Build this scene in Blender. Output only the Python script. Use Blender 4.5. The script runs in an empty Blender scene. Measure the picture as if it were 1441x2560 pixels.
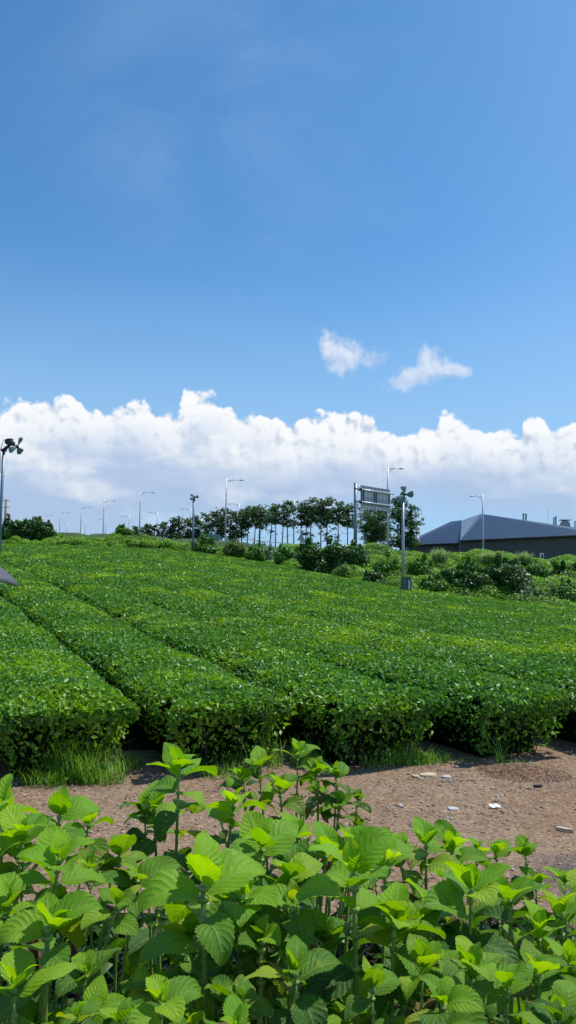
import bpy, math, random
import numpy as np
from mathutils import Vector, Matrix

rng = np.random.default_rng(11)
random.seed(5)
SC = bpy.context.scene
COL = SC.collection
PI = math.pi

# ------------------------------------------------------------------ camera
F = 1898.0
PITCH = math.atan((1463 - 1280) / F)
ROLL = 0.0125
CAM = np.array([0.0, 0.0, 1.75])
_f = np.array([0, math.cos(PITCH), math.sin(PITCH)])
_u = np.array([0, -math.sin(PITCH), math.cos(PITCH)])
_r = np.array([1.0, 0, 0])
RT = _r * math.cos(ROLL) + _u * math.sin(ROLL)
UP = -_r * math.sin(ROLL) + _u * math.cos(ROLL)


def ray(u, v):
    return _f + RT * (u - 720.5) / F + UP * (1280 - v) / F


def at(u, v, Y):
    """world point seen at pixel (u, v) of the photograph at forward distance Y"""
    d = ray(u, v)
    return CAM + d * (Y / d[1])


cam_data = bpy.data.cameras.new('camera')
cam_data.sensor_fit = 'VERTICAL'
cam_data.sensor_height = 36
cam_data.lens = 36 * F / 2560
cam_data.clip_start = 0.05
cam_data.clip_end = 9000
cam = bpy.data.objects.new('camera', cam_data)
COL.objects.link(cam)
M3 = Matrix(((RT[0], UP[0], -_f[0]), (RT[1], UP[1], -_f[1]), (RT[2], UP[2], -_f[2])))
cam.matrix_world = Matrix.Translation(Vector(CAM)) @ M3.to_4x4()
SC.camera = cam
SC.render.resolution_x, SC.render.resolution_y = 576, 1024

# ------------------------------------------------------------------ noise helpers


def _hash(ix, iy, seed):
    n = (ix.astype(np.int64) * 374761393 + iy.astype(np.int64) * 668265263 + seed * 982451653) & 0x7fffffff
    n = ((n ^ (n >> 13)) * 1274126177) & 0x7fffffff
    return ((n ^ (n >> 16)) & 0xffff) / 65535.0


def vnoise(x, y, seed=0):
    x = np.asarray(x, float); y = np.asarray(y, float)
    ix = np.floor(x); iy = np.floor(y)
    fx = x - ix; fy = y - iy
    fx = fx * fx * (3 - 2 * fx); fy = fy * fy * (3 - 2 * fy)
    a = _hash(ix, iy, seed); b = _hash(ix + 1, iy, seed)
    c = _hash(ix, iy + 1, seed); d = _hash(ix + 1, iy + 1, seed)
    return (a * (1 - fx) + b * fx) * (1 - fy) + (c * (1 - fx) + d * fx) * fy


def fbm(x, y, seed=0, o=3):
    s = 0; a = 0.5; t = 0
    for i in range(o):
        s = s + a * vnoise(x * 2 ** i, y * 2 ** i, seed + i * 17); t += a; a *= 0.5
    return s / t


def sstep(a, b, x):
    t = np.clip((x - a) / (b - a), 0, 1)
    return t * t * (3 - 2 * t)


# ------------------------------------------------------------------ terrain
_AZ = np.array([(u - 720.5) / F for u in (0, 480, 700, 870, 1000, 1200, 1441)])
_B = np.array([88.0, 80, 66, 53, 47, 45, 44])
_AZV = np.array([(u - 720.5) / F for u in (0, 400, 600, 700, 870, 1000, 1441)])
_VG = np.array([1360.0, 1364, 1374, 1388, 1408, 1425, 1436])


def edge_y(x):
    return 7.2 + 0.25 * x


def bound(x, y):
    return np.interp(x / np.maximum(y, 0.1), _AZ, _B)


def field_h(x, y):
    q = np.maximum(0, y - edge_y(x))
    xx = np.where(x > 0, 20 * np.tanh(x / 20), 10 * np.tanh(x / 10))
    return 0.0465 * q - 0.12 * xx * (1 - np.exp(-q / 12))


def height(x, y):
    x = np.asarray(x, float); y = np.asarray(y, float)
    az = x / np.maximum(y, 0.1)
    e = (1463 - np.interp(az, _AZV, _VG)) / F
    yy = np.minimum(y, 400)
    cone = 1.75 + e * yy
    w = sstep(0, 18, y - bound(x, y))
    fh = field_h(np.clip(x, -60, 60), np.minimum(y, 110))
    side = sstep(0.9, 0.5, np.abs(az))
    h = fh * (1 - w) + cone * w
    return h * np.where(y > 5, sstep(5, 9, y), 0) * (0.25 + 0.75 * side)


def hz(x, y):
    return float(height(np.array([x]), np.array([y]))[0])


# ------------------------------------------------------------------ mesh helpers
def finish(o, parent=None, label=None, cat=None, group=None, kind=None):
    COL.objects.link(o)
    if parent is not None:
        o.parent = parent
    if label: o['label'] = label
    if cat: o['category'] = cat
    if group: o['group'] = group
    if kind: o['kind'] = kind
    return o


def np_mesh(name, V, faces, mat, parent=None, uv=None, attrs=None, smooth=False, **kw):
    """V (n,3); faces: (m,4) or (m,3) int array, or list of index lists"""
    me = bpy.data.meshes.new(name)
    V = np.asarray(V, np.float32)
    if parent is not None:
        V = V - np.array(parent.location, np.float32)
    if isinstance(faces, np.ndarray):
        m, k = faces.shape
        me.vertices.add(len(V)); me.vertices.foreach_set('co', V.ravel())
        me.loops.add(m * k); me.loops.foreach_set('vertex_index', faces.ravel().astype(np.int32))
        me.polygons.add(m)
        me.polygons.foreach_set('loop_start', np.arange(0, m * k, k, dtype=np.int32))
        me.update(calc_edges=True)
    else:
        me.from_pydata(V.tolist(), [], faces)
    if smooth:
        me.polygons.foreach_set('use_smooth', np.ones(len(me.polygons), bool))
    if uv is not None:
        l = me.uv_layers.new(name='UVMap')
        li = np.empty(len(me.loops), np.int32); me.loops.foreach_get('vertex_index', li)
        l.data.foreach_set('uv', np.asarray(uv, np.float32)[li].ravel())
    for an, arr in (attrs or {}).items():
        a = me.attributes.new(an, 'FLOAT', 'POINT')
        a.data.foreach_set('value', np.asarray(arr, np.float32))
    me.materials.append(mat)
    me.update()
    o = bpy.data.objects.new(name, me)
    if parent is not None and False:
        pass
    return finish(o, parent, **kw)


def thing(name, loc, label, cat, group=None):
    o = bpy.data.objects.new(name, None)
    o.location = [float(a) for a in loc]
    o.empty_display_size = 0.2
    return finish(o, None, label, cat, group)


class MB:
    """collects simple solids in world space"""
    def __init__(s): s.V = []; s.F = []

    def add(s, V, Fs):
        n = len(s.V); s.V += [list(map(float, v)) for v in V]; s.F += [[i + n for i in f] for f in Fs]; return s

    def box(s, c, d, X=(1, 0, 0), Z=(0, 0, 1), taper=1.0):
        c = np.array(c, float); X = np.array(X, float); X /= np.linalg.norm(X)
        Z = np.array(Z, float); Y = np.cross(Z, X); Y /= np.linalg.norm(Y); Z = np.cross(X, Y)
        V = []
        for k in (-1, 1):
            t = 1 if k < 0 else taper
            for i, j in ((-1, -1), (1, -1), (1, 1), (-1, 1)):
                V.append(c + X * i * d[0] / 2 * t + Y * j * d[1] / 2 * t + Z * k * d[2] / 2)
        return s.add(V, [[3, 2, 1, 0], [4, 5, 6, 7], [0, 1, 5, 4], [1, 2, 6, 5], [2, 3, 7, 6], [3, 0, 4, 7]])

    def tube(s, pts, radii, n=8, caps=True):
        pts = [np.array(p, float) for p in pts]
        if not hasattr(radii, '__len__'): radii = [radii] * len(pts)
        V = []; Fs = []
        for i, p in enumerate(pts):
            a = pts[max(i - 1, 0)]; b = pts[min(i + 1, len(pts) - 1)]
            t = b - a; t /= max(np.linalg.norm(t), 1e-9)
            ref = np.array([1.0, 0, 0]) if abs(t[0]) < 0.8 else np.array([0, 1.0, 0])
            x = np.cross(ref, t); x /= np.linalg.norm(x); y = np.cross(t, x)
            for k in range(n):
                an = 2 * PI * k / n
                V.append(p + radii[i] * (x * math.cos(an) + y * math.sin(an)))
        for i in range(len(pts) - 1):
            for k in range(n):
                k2 = (k + 1) % n
                Fs.append([i * n + k, i * n + k2, (i + 1) * n + k2, (i + 1) * n + k])
        if caps:
            Fs.append(list(range(n))[::-1]); Fs.append([(len(pts) - 1) * n + k for k in range(n)])
        return s.add(V, Fs)

    def build(s, name, mat, parent=None, smooth=False, **kw):
        o = np_mesh(name, np.array(s.V), s.F, mat, parent, **kw)
        if smooth:
            for p in o.data.polygons: p.use_smooth = len(p.vertices) == 4
        return o


# ------------------------------------------------------------------ materials
class NT:
    def __init__(s, name, world=False):
        if world:
            w = bpy.data.worlds.new(name); w.use_nodes = True; s.id = w
        else:
            w = bpy.data.materials.new(name); w.use_nodes = True; s.id = w
        s.t = w.node_tree; s.t.nodes.clear()

    def n(s, typ, ins=None, **kw):
        nd = s.t.nodes.new(typ)
        for k, v in kw.items(): setattr(nd, k, v)
        for k, v in (ins or {}).items():
            so = nd.inputs[k]
            if isinstance(v, bpy.types.NodeSocket): s.t.links.new(v, so)
            else: so.default_value = v
        return nd

    def m(s, op, a, b=None, c=None, clamp=False):
        nd = s.t.nodes.new('ShaderNodeMath'); nd.operation = op; nd.use_clamp = clamp
        for i, v in enumerate((a, b, c)):
            if v is None: continue
            if isinstance(v, bpy.types.NodeSocket): s.t.links.new(v, nd.inputs[i])
            else: nd.inputs[i].default_value = v
        return nd.outputs[0]

    def ss(s, x, a, b, lo=0.0, hi=1.0):
        nd = s.n('ShaderNodeMapRange', {0: x, 1: a, 2: b, 3: lo, 4: hi}, interpolation_type='SMOOTHSTEP')
        return nd.outputs[0]

    def mix(s, f, a, b, blend='MIX'):
        nd = s.t.nodes.new('ShaderNodeMix'); nd.data_type = 'RGBA'; nd.blend_type = blend
        for i, v in ((0, f), (6, a), (7, b)):
            if isinstance(v, bpy.types.NodeSocket): s.t.links.new(v, nd.inputs[i])
            elif isinstance(v, tuple) and len(v) == 3: nd.inputs[i].default_value = (*v, 1)
            else: nd.inputs[i].default_value = v
        return nd.outputs[2]

    def noise(s, scale, detail=3, rough=0.5, vec=None, out=0, **kw):
        ins = {'Scale': scale, 'Detail': detail, 'Roughness': rough}
        if vec is not None: ins['Vector'] = vec
        return s.n('ShaderNodeTexNoise', ins, **kw).outputs[out]

    def pos(s): return s.n('ShaderNodeNewGeometry').outputs['Position']

    def ramp(s, f, stops):
        nd = s.n('ShaderNodeValToRGB', {0: f})
        el = nd.color_ramp.elements
        while len(el) < len(stops): el.new(0.5)
        for e, (p, c) in zip(el, stops):
            e.position = p; e.color = (*c, 1)
        return nd.outputs[0]

    def surf(s, sh):
        o = s.n('ShaderNodeOutputMaterial'); s.t.links.new(sh, o.inputs['Surface']); return s.id


def mat_plain(name, col, rough=0.5, metal=0.0, var=0.12, scale=6.0, bump=0.0, bscale=40, spec=0.5):
    g = NT(name)
    nz = g.noise(scale, 4, 0.6, g.pos())
    c = g.mix(nz, tuple(x * (1 - var) for x in col), tuple(min(1, x * (1 + var)) for x in col))
    ins = {'Base Color': c, 'Roughness': g.m('MULTIPLY_ADD', nz, 0.2, rough - 0.1), 'Metallic': metal, 'Specular IOR Level': spec}
    p = g.n('ShaderNodeBsdfPrincipled', ins)
    if bump:
        b = g.n('ShaderNodeBump', {'Strength': bump, 'Distance': 0.01, 'Height': g.noise(bscale, 4, 0.6, g.pos())})
        g.t.links.new(b.outputs[0], p.inputs['Normal'])
    return g.surf(p.outputs[0])


def mat_leafcards(name, dark, mid, light, patch=None, pscale=0.3, rough=0.4, transl=0.3, tcol=None, spec=0.5, plo=0.5, phi=0.7, pstretch=None):
    """leaf material: colour varies leaf by leaf, and in patches (fresh growth on tea, painted gap shade on weeds)"""
    g = NT(name)
    geo = g.n('ShaderNodeNewGeometry')
    rnd = geo.outputs['Random Per Island']
    c = g.ramp(rnd, [(0.0, dark), (0.5, mid), (1.0, light)])
    if patch:
        P = geo.outputs['Position']
        if pstretch:
            P = g.n('ShaderNodeMapping', {'Vector': P, 'Rotation': (0, 0, pstretch[0]), 'Scale': pstretch[1]}).outputs[0]
        f = g.noise(pscale, 3, 0.6, P)
        f = g.ss(f, plo, phi)
        f = g.m('MULTIPLY', f, g.m('MULTIPLY_ADD', rnd, 0.7, 0.3))
        c = g.mix(f, c, patch)
    p = g.n('ShaderNodeBsdfPrincipled', {'Base Color': c, 'Roughness': rough, 'Specular IOR Level': spec})
    hs = g.n('ShaderNodeHueSaturation', {'Color': c, 'Hue': 0.48, 'Saturation': 1.1, 'Value': 1.5})
    tr = g.n('ShaderNodeBsdfTranslucent', {'Color': hs.outputs[0]})
    mx = g.n('ShaderNodeMixShader', {0: transl, 1: p.outputs[0], 2: tr.outputs[0]})
    return g.surf(mx.outputs[0])


M = {}
M['tea'] = mat_leafcards('tea_leaf', (.026, .105, .016), (.078, .245, .026), (.18, .40, .05), patch=(.34, .57, .03), pscale=0.5, rough=0.42, transl=0.32, spec=0.45, plo=.47, phi=.69, pstretch=(0.35, (.5, 1.0, 1.0)))
M['tea_shade_body'] = mat_plain('tea_inner_shade', (.008, .018, .006), 1.0, var=0.6, scale=14, spec=0.0)  # shade of the hedge interior put into a near-black colour
M['tea_twig'] = mat_plain('tea_twig', (.035, .027, .02), 0.85, var=0.4, scale=20)
M['weed'] = mat_leafcards('weed_leaf', (.06, .18, .012), (.15, .35, .022), (.27, .50, .04), patch=(.022, .095, .012), pscale=0.30, transl=0.35, rough=0.5, plo=.5, phi=.68)  # dark patches paint the shaded gaps between clumps
M['weed_body'] = mat_plain('weed_inner', (.035, .075, .015), 0.9, var=0.6, scale=3)
M['straw_weed'] = mat_leafcards('dry_weed', (.06, .13, .02), (.12, .22, .04), (.20, .30, .08), transl=0.3, rough=0.6)
M['bush'] = mat_leafcards('bush_leaf', (.012, .05, .010), (.035, .11, .016), (.10, .24, .03), transl=0.25, rough=0.4)
M['bush_bright'] = mat_leafcards('bright_bush_leaf', (.03, .11, .012), (.08, .23, .02), (.16, .34, .04), transl=0.3, rough=0.45)
M['pale'] = mat_leafcards('pale_leaf', (.06, .14, .05), (.15, .26, .12), (.32, .40, .26), transl=0.2, rough=0.5)
M['pine'] = mat_leafcards('cedar_leaf', (.018, .06, .018), (.045, .12, .03), (.11, .22, .05), transl=0.3, rough=0.5)
M['pine_core'] = mat_plain('cedar_inner', (.012, .030, .012), 0.95, var=.4, scale=3)
M['bark'] = mat_plain('bark', (.07, .055, .045), 0.9, var=.4, scale=3, bump=.5, bscale=8)
M['grass'] = mat_leafcards('grass_blade', (.06, .16, .015), (.13, .32, .03), (.26, .46, .07), transl=0.35, rough=0.45)
M['pampas'] = mat_leafcards('pampas_blade', (.12, .24, .05), (.24, .38, .12), (.42, .50, .25), transl=0.3, rough=0.5)
M['galv'] = mat_plain('galvanised_steel', (.36, .40, .44), 0.42, metal=0.55, var=.08, scale=2)
M['lampgrey'] = mat_plain('lamp_grey_paint', (.42, .46, .50), 0.38, metal=0.35, var=.06)
M['bluegrey'] = mat_plain('blue_grey_paint', (.16, .23, .30), 0.4, metal=0.2, var=.1)
M['dark'] = mat_plain('dark_metal', (.03, .035, .05), 0.5, metal=0.3)
M['blade'] = mat_plain('fan_blade', (.22, .30, .27), 0.45, var=.05)
M['boxgreen'] = mat_plain('box_olive', (.11, .13, .09), 0.55, var=.12)
M['boxglass'] = mat_plain('box_window', (.42, .50, .55), 0.2, var=.1)
M['signback'] = mat_plain('sign_back', (.30, .33, .36), 0.4, metal=0.5, var=.07)
M['signgreen'] = mat_plain('sign_green_blue', (.13, .26, .26), 0.5)
M['white'] = mat_plain('white_paint', (.72, .74, .76), 0.4, var=.04)
M['red'] = mat_plain('red_paint', (.5, .12, .10), 0.5)
M['concrete'] = mat_plain('concrete', (.40, .40, .39), 0.85, var=.15, bump=.3)
M['glass'] = mat_plain('car_glass', (.05, .09, .10), 0.06, var=.1, spec=.8)
M['rubber'] = mat_plain('rubber', (.02, .02, .02), .8)
M['woodpole'] = mat_plain('wood_pole', (.26, .17, .14), .85, var=.2)
M['umbrella'] = mat_plain('umbrella_cloth', (.065, .065, .085), 0.6, var=.06, scale=3)
M['navy'] = mat_plain('navy_cloth', (.015, .016, .03), 0.85)
M['trousers'] = mat_plain('grey_trousers', (.06, .06, .065), 0.9)
M['skin'] = mat_plain('skin', (.50, .31, .22), 0.5, var=.05)
M['hair'] = mat_plain('hair', (.015, .012, .010), 0.5)
M['slab'] = mat_plain('beige_stone', (.46, .37, .25), 0.85, var=.15, scale=30, bump=.4)
M['paper'] = mat_plain('white_paper', (.80, .82, .88), 0.6, var=.02)
M['litter'] = mat_leafcards('dry_litter', (.10, .06, .04), (.22, .14, .09), (.40, .29, .19), transl=.1, rough=.8)
M['withered'] = mat_leafcards('withered_leaf', (.07, .035, .02), (.16, .08, .05), (.26, .15, .10), transl=.15, rough=.8)


def mat_ground():
    g = NT('ground_soil_and_grass')
    P = g.pos()
    n1 = g.noise(0.8, 5, .6, P); n2 = g.noise(14, 4, .6, P)
    soil = g.mix(n2, (.012, .009, .007), (.05, .036, .026))  # soil kept near-black to paint the shade between the hydrangea stems
    grass = g.mix(n1, (.05, .10, .02), (.12, .20, .05))
    y = g.n('ShaderNodeSeparateXYZ', {0: P}).outputs[1]
    c = g.mix(g.ss(y, 20, 50), soil, grass)
    b = g.n('ShaderNodeBump', {'Strength': .6, 'Distance': .03, 'Height': n2})
    return g.surf(g.n('ShaderNodeBsdfPrincipled', {'Base Color': c, 'Roughness': 1.0, 'Specular IOR Level': .05, 'Normal': b.outputs[0]}).outputs[0])


def mat_path():
    g = NT('path_dirt_and_gravel')
    P = g.pos()
    big = g.noise(0.55, 4, .6, P); mid = g.noise(3.2, 4, .65, P); fine = g.noise(70, 5, .7, P)
    v = g.n('ShaderNodeTexVoronoi', {'Vector': P, 'Scale': 55.0})
    v2 = g.n('ShaderNodeTexVoronoi', {'Vector': P, 'Scale': 22.0})
    c = g.mix(g.ss(big, .40, .62), (.30, .225, .165), (.25, .155, .10))
    c = g.mix(g.m('MULTIPLY', g.ss(mid, .45, .68), .75), c, (.15, .092, .062))
    peb = g.ramp(g.n('ShaderNodeSeparateColor', {0: v.outputs['Color']}).outputs[0],
                 [(0, (.09, .062, .048)), (.45, (.25, .185, .14)), (.8, (.36, .29, .23)), (1, (.55, .48, .40))])
    c = g.mix(.5, c, peb)
    c = g.mix(g.m('MULTIPLY', fine, .5), c, (.13, .085, .055))
    c = g.mix(1.0, c, (1.0, .93, .83), 'MULTIPLY')
    xyz = g.n('ShaderNodeSeparateXYZ', {0: P})
    # damp dark gravel patch on the near right
    dx = g.m('SUBTRACT', xyz.outputs[0], 2.1); dy = g.m('SUBTRACT', xyz.outputs[1], 4.7)
    d = g.m('SQRT', g.m('ADD', g.m('MULTIPLY', dx, dx), g.m('MULTIPLY', dy, g.m('MULTIPLY', dy, 2.2))))
    d = g.m('ADD', d, g.m('MULTIPLY', mid, .8))
    c = g.mix(g.ss(d, 1.25, .75), c, g.mix(.7, peb, (.045, .045, .05)))
    h = g.m('ADD', g.m('MULTIPLY', v.outputs[0], -.6), g.m('ADD', g.m('MULTIPLY', v2.outputs[0], -.8), g.m('MULTIPLY', fine, .5)))
    b = g.n('ShaderNodeBump', {'Strength': .9, 'Distance': .012, 'Height': h})
    return g.surf(g.n('ShaderNodeBsdfPrincipled', {'Base Color': c, 'Roughness': 1.0, 'Specular IOR Level': .1, 'Normal': b.outputs[0]}).outputs[0])


def mat_pebble():
    g = NT('pebble')
    geo = g.n('ShaderNodeNewGeometry')
    c = g.ramp(geo.outputs['Random Per Island'], [(0, (.10, .08, .065)), (.35, (.23, .175, .14)), (.7, (.34, .28, .23)), (1, (.58, .53, .46))])
    c = g.mix(g.m('MULTIPLY', g.noise(60, 3, .6, geo.outputs['Position']), .5), c, (.14, .11, .09))
    return g.surf(g.n('ShaderNodeBsdfPrincipled', {'Base Color': c, 'Roughness': .85}).outputs[0])


def mat_hydrangea(name, sat):
    """big serrated leaf: uv.x = -1..1 across, uv.y = 0..1 along"""
    g = NT(name)
    uv = g.n('ShaderNodeSeparateXYZ', {0: g.n('ShaderNodeUVMap', uv_map='UVMap').outputs[0]})
    u = g.m('ABSOLUTE', g.m('MULTIPLY_ADD', uv.outputs[0], 2.0, -1.0)); v = uv.outputs[1]
    age = g.n('ShaderNodeAttribute', attribute_name='age').outputs['Fac']
    seed = g.n('ShaderNodeAttribute', attribute_name='seed').outputs['Fac']
    spot = g.n('ShaderNodeAttribute', attribute_name='spot').outputs['Fac']
    P = g.pos()
    # lateral veins sweep forward from the midrib
    ph = g.m('SUBTRACT', v, g.m('MULTIPLY', g.m('POWER', u, 1.25), .30))
    fr = g.m('FRACT', g.m('MULTIPLY', ph, 8.0))
    tri = g.m('ABSOLUTE', g.m('MULTIPLY_ADD', fr, 2.0, -1.0))            # 1 on the vein
    vein = g.ss(tri, .86, 1.0)
    midrib = g.ss(u, .075, .0)
    vein = g.m('MAXIMUM', g.m('MULTIPLY', vein, g.ss(u, 1.0, .6, .15, .8)), midrib)
    comb = g.n('ShaderNodeCombineXYZ', {0: uv.outputs[0], 1: g.m('MULTIPLY', v, 1.3), 2: seed})
    vor = g.n('ShaderNodeTexVoronoi', {'Vector': comb.outputs[0], 'Scale': 22.0}, feature='DISTANCE_TO_EDGE').outputs[0]
    ret = g.ss(vor, 0.0, .12)
    young = g.ramp(seed, [(0, (.17, .40, .008)), (.5, (.24, .48, .010)), (1, (.32, .52, .016))])
    old_shaded = g.ramp(seed, [(0, (.020, .080, .012)), (.5, (.062, .18, .012)), (.93, (.15, .31, .014)), (1, (.30, .34, .02))])  # older leaves, darkened further to deepen the shadows in the bed
    c = g.mix(age, young, old_shaded)
    nz = g.noise(6.0, 4, .6, g.n('ShaderNodeVectorMath', {0: comb.outputs[0], 1: (0.5, .5, 3.0)}, operation='MULTIPLY').outputs[0])
    c = g.mix(g.m('MULTIPLY', g.ss(nz, .55, .8), .5), c, (.28, .36, .04))
    c = g.mix(g.m('MULTIPLY', vein, .42), c, (.33, .46, .13))
    c = g.mix(g.m('MULTIPLY', g.m('SUBTRACT', 1.0, ret), .12), c, (.30, .42, .12))
    # brown scorched blotches, mostly near margins
    sp = g.noise(3.4, 5, .65, g.n('ShaderNodeVectorMath', {0: comb.outputs[0], 1: (1, 1, 7.0)}, operation='MULTIPLY').outputs[0])
    sp = g.m('ADD', sp, g.m('MULTIPLY', g.m('POWER', u, 3.0), .10))
    thr = g.m('SUBTRACT', .86, g.m('MULTIPLY', spot, .27))
    hal = g.ss(g.m('SUBTRACT', sp, thr), -.07, .0)
    brn = g.ss(g.m('SUBTRACT', sp, thr), .0, .03)
    c = g.mix(g.m('MULTIPLY', hal, .7), c, (.38, .36, .05))
    c = g.mix(g.m('MULTIPLY', brn, .85), c, (.12, .075, .03))
    bul = g.m('MULTIPLY', g.m('SUBTRACT', 1.0, g.m('POWER', tri, 2.0)), g.ss(u, .0, .3))
    hgt = g.m('ADD', bul, g.m('MULTIPLY', ret, .28))
    hgt = g.m('SUBTRACT', hgt, g.m('MULTIPLY', midrib, .8))
    b = g.n('ShaderNodeBump', {'Strength': .55, 'Distance': .003, 'Height': hgt})
    p = g.n('ShaderNodeBsdfPrincipled', {'Base Color': c, 'Roughness': .5, 'Specular IOR Level': .32, 'Normal': b.outputs[0]})
    hs = g.n('ShaderNodeHueSaturation', {'Color': c, 'Hue': .485, 'Saturation': 1.12, 'Value': 1.75})
    tr = g.n('ShaderNodeBsdfTranslucent', {'Color': hs.outputs[0], 'Normal': b.outputs[0]})
    f = g.m('MULTIPLY_ADD', age, -.12, .48)
    f = g.m('MULTIPLY', f, g.m('SUBTRACT', 1.0, g.m('MULTIPLY', brn, .7)))
    return g.surf(g.n('ShaderNodeMixShader', {0: f, 1: p.outputs[0], 2: tr.outputs[0]}).outputs[0])


def mat_stem():
    g = NT('hydrangea_stem')
    nz = g.noise(30, 4, .6, g.pos())
    c = g.ramp(nz, [(.3, (.10, .17, .03)), (.55, (.22, .34, .06)), (.72, (.20, .15, .07))])
    return g.surf(g.n('ShaderNodeBsdfPrincipled', {'Base Color': c, 'Roughness': .5}).outputs[0])


def mat_roof():
    g = NT('blue_metal_roof')
    P = g.pos()
    z = g.n('ShaderNodeSeparateXYZ', {0: P}).outputs[2]
    st = g.m('FRACT', g.m('MULTIPLY', z, 1.9))
    st = g.ss(st, .0, .12)
    nz = g.noise(.6, 4, .6, g.n('ShaderNodeMapping', {'Vector': P, 'Scale': (.25, .25, 3)}).outputs[0])
    c = g.mix(nz, (.014, .026, .05), (.034, .052, .09))
    c = g.mix(g.m('MULTIPLY', g.m('SUBTRACT', 1.0, st), .5), c, (.012, .02, .035))
    b = g.n('ShaderNodeBump', {'Strength': .25, 'Distance': .04, 'Height': st})
    return g.surf(g.n('ShaderNodeBsdfPrincipled', {'Base Color': c, 'Roughness': .38, 'Metallic': .2, 'Normal': b.outputs[0]}).outputs[0])


def mat_wall():
    g = NT('board_wall')
    P = g.pos()
    z = g.n('ShaderNodeSeparateXYZ', {0: P}).outputs[2]
    fr = g.m('FRACT', g.m('MULTIPLY', z, 4.5))
    row = g.m('FLOOR', g.m('MULTIPLY', z, 4.5))
    nz = g.noise(.9, 4, .7, g.n('ShaderNodeMapping', {'Vector': P, 'Scale': (.3, .3, 9)}).outputs[0])
    c = g.mix(nz, (.055, .062, .074), (.12, .128, .14))
    c = g.mix(g.ss(fr, .12, .0), c, (.035, .03, .03))
    return g.surf(g.n('ShaderNodeBsdfPrincipled', {'Base Color': c, 'Roughness': .8}).outputs[0])


M['ground'] = mat_ground(); M['path'] = mat_path(); M['pebble'] = mat_pebble()
M['hyd'] = mat_hydrangea('hydrangea_leaf', 1.0)
M['stem'] = mat_stem(); M['roof'] = mat_roof(); M['wall'] = mat_wall()
M['rooflit'] = mat_plain('lit_metal_roof', (.40, .45, .52), .35, metal=.5, var=.12, scale=1.5)  # bright reflection on one roof facet put into a paler colour
M['asphalt'] = mat_plain('asphalt', (.05, .05, .052), .9, var=.2, scale=8)

# ------------------------------------------------------------------ leaf card clouds


def _unit(a):
    return a / np.maximum(np.linalg.norm(a, axis=1, keepdims=True), 1e-9)


def cards(P, D, N, L, W, fold=True, bend=0.15):
    """leaf cards at P, long axis D, face normal about N; returns verts, quads"""
    n = len(P)
    D = _unit(D); S = _unit(np.cross(D, N)); N = np.cross(S, D)
    L = np.broadcast_to(L, n)[:, None]; W = np.broadcast_to(W, n)[:, None]
    base = P - D * L * .4
    tip = P + D * L * .6 - N * L * bend
    l = P - S * W * .5 + N * W * (.18 if fold else 0)
    r = P + S * W * .5 + N * W * (.18 if fold else 0)
    if fold:
        V = np.stack([base, r, tip, l, P], 1).reshape(-1, 3)
        i = np.arange(n)[:, None] * 5
        Q = np.concatenate([i + np.array([0, 1, 2, 4]), i + np.array([0, 4, 2, 3])], 0)
    else:
        V = np.stack([base, r, tip, l], 1).reshape(-1, 3)
        Q = np.arange(n)[:, None] * 4 + np.array([0, 1, 2, 3])
    return V, Q


def blob_cards(centers, radii, n_per, L, aspect=.55, up=.3, shell=.45, fold=False, squash=None):
    """leaves gathered in clumps round given centres"""
    C = np.asarray(centers, float); R = np.asarray(radii, float)
    if R.ndim == 1: R = np.repeat(R[:, None], 3, 1)
    npr = np.broadcast_to(n_per, len(C))
    idx = np.repeat(np.arange(len(C)), npr)
    n = len(idx)
    d = _unit(rng.normal(size=(n, 3)))
    rad = shell + (1.12 - shell) * rng.random(n) ** .6
    P = C[idx] + d * R[idx] * rad[:, None]
    N = _unit(d * .8 + rng.normal(size=(n, 3)) * .55 + np.array([0, 0, up]))
    D = _unit(np.cross(N, rng.normal(size=(n, 3))) + d * .4)
    Ls = L * (.7 + .6 * rng.random(n))
    return cards(P, D, N, Ls, Ls * aspect, fold)


def merge(parts):
    V = []; Q = []; o = 0
    for v, q in parts:
        V.append(v); Q.append(q + o); o += len(v)
    return np.concatenate(V), np.concatenate(Q)


# ------------------------------------------------------------------ ground
def polar_ground():
    rad = np.concatenate([[0.3], np.geomspace(1.0, 40, 90), np.geomspace(41, 140, 90), np.geomspace(145, 5000, 40)])
    th = np.unique(np.concatenate([np.linspace(-PI, PI, 121), np.linspace(-.62, .62, 260)]))[:-1]
    T, R = np.meshgrid(th, rad)
    X = R * np.sin(T); Y = R * np.cos(T)
    Z = height(X, Y)
    nr, nt = X.shape
    V = np.stack([X, Y, Z], -1).reshape(-1, 3)
    i = np.arange(nr - 1)[:, None] * nt; j = np.arange(nt)[None, :]; j2 = (j + 1) % nt
    Q = np.stack([i + j, i + j2, i + nt + j2, i + nt + j], -1).reshape(-1, 4)
    V = np.concatenate([V, [[0, 0, 0]]]); c = len(V) - 1
    # centre closed with a tiny fan of quads
    fan = np.array([[c, (k + 1) % nt, k, k] for k in range(nt)])
    me = np_mesh('ground', V, Q[:, ::-1].copy(), M['ground'], kind='structure', smooth=True)
    return me


polar_ground()


def pz(X, Y):
    """surface of the worn dirt path"""
    y0 = 4.25; y1 = edge_y(X) + 1.1
    T = np.clip(np.minimum((Y - y0) / .6, (y1 - Y) / .5), 0, 1)
    bump = .075 * (fbm(X * 1.3, Y * 1.6, 9, 4) - .35) + .022 * (fbm(X * 6, Y * 6, 14, 3) - .4)
    return height(X, Y) + .004 + np.maximum(0, bump) * T


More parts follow.
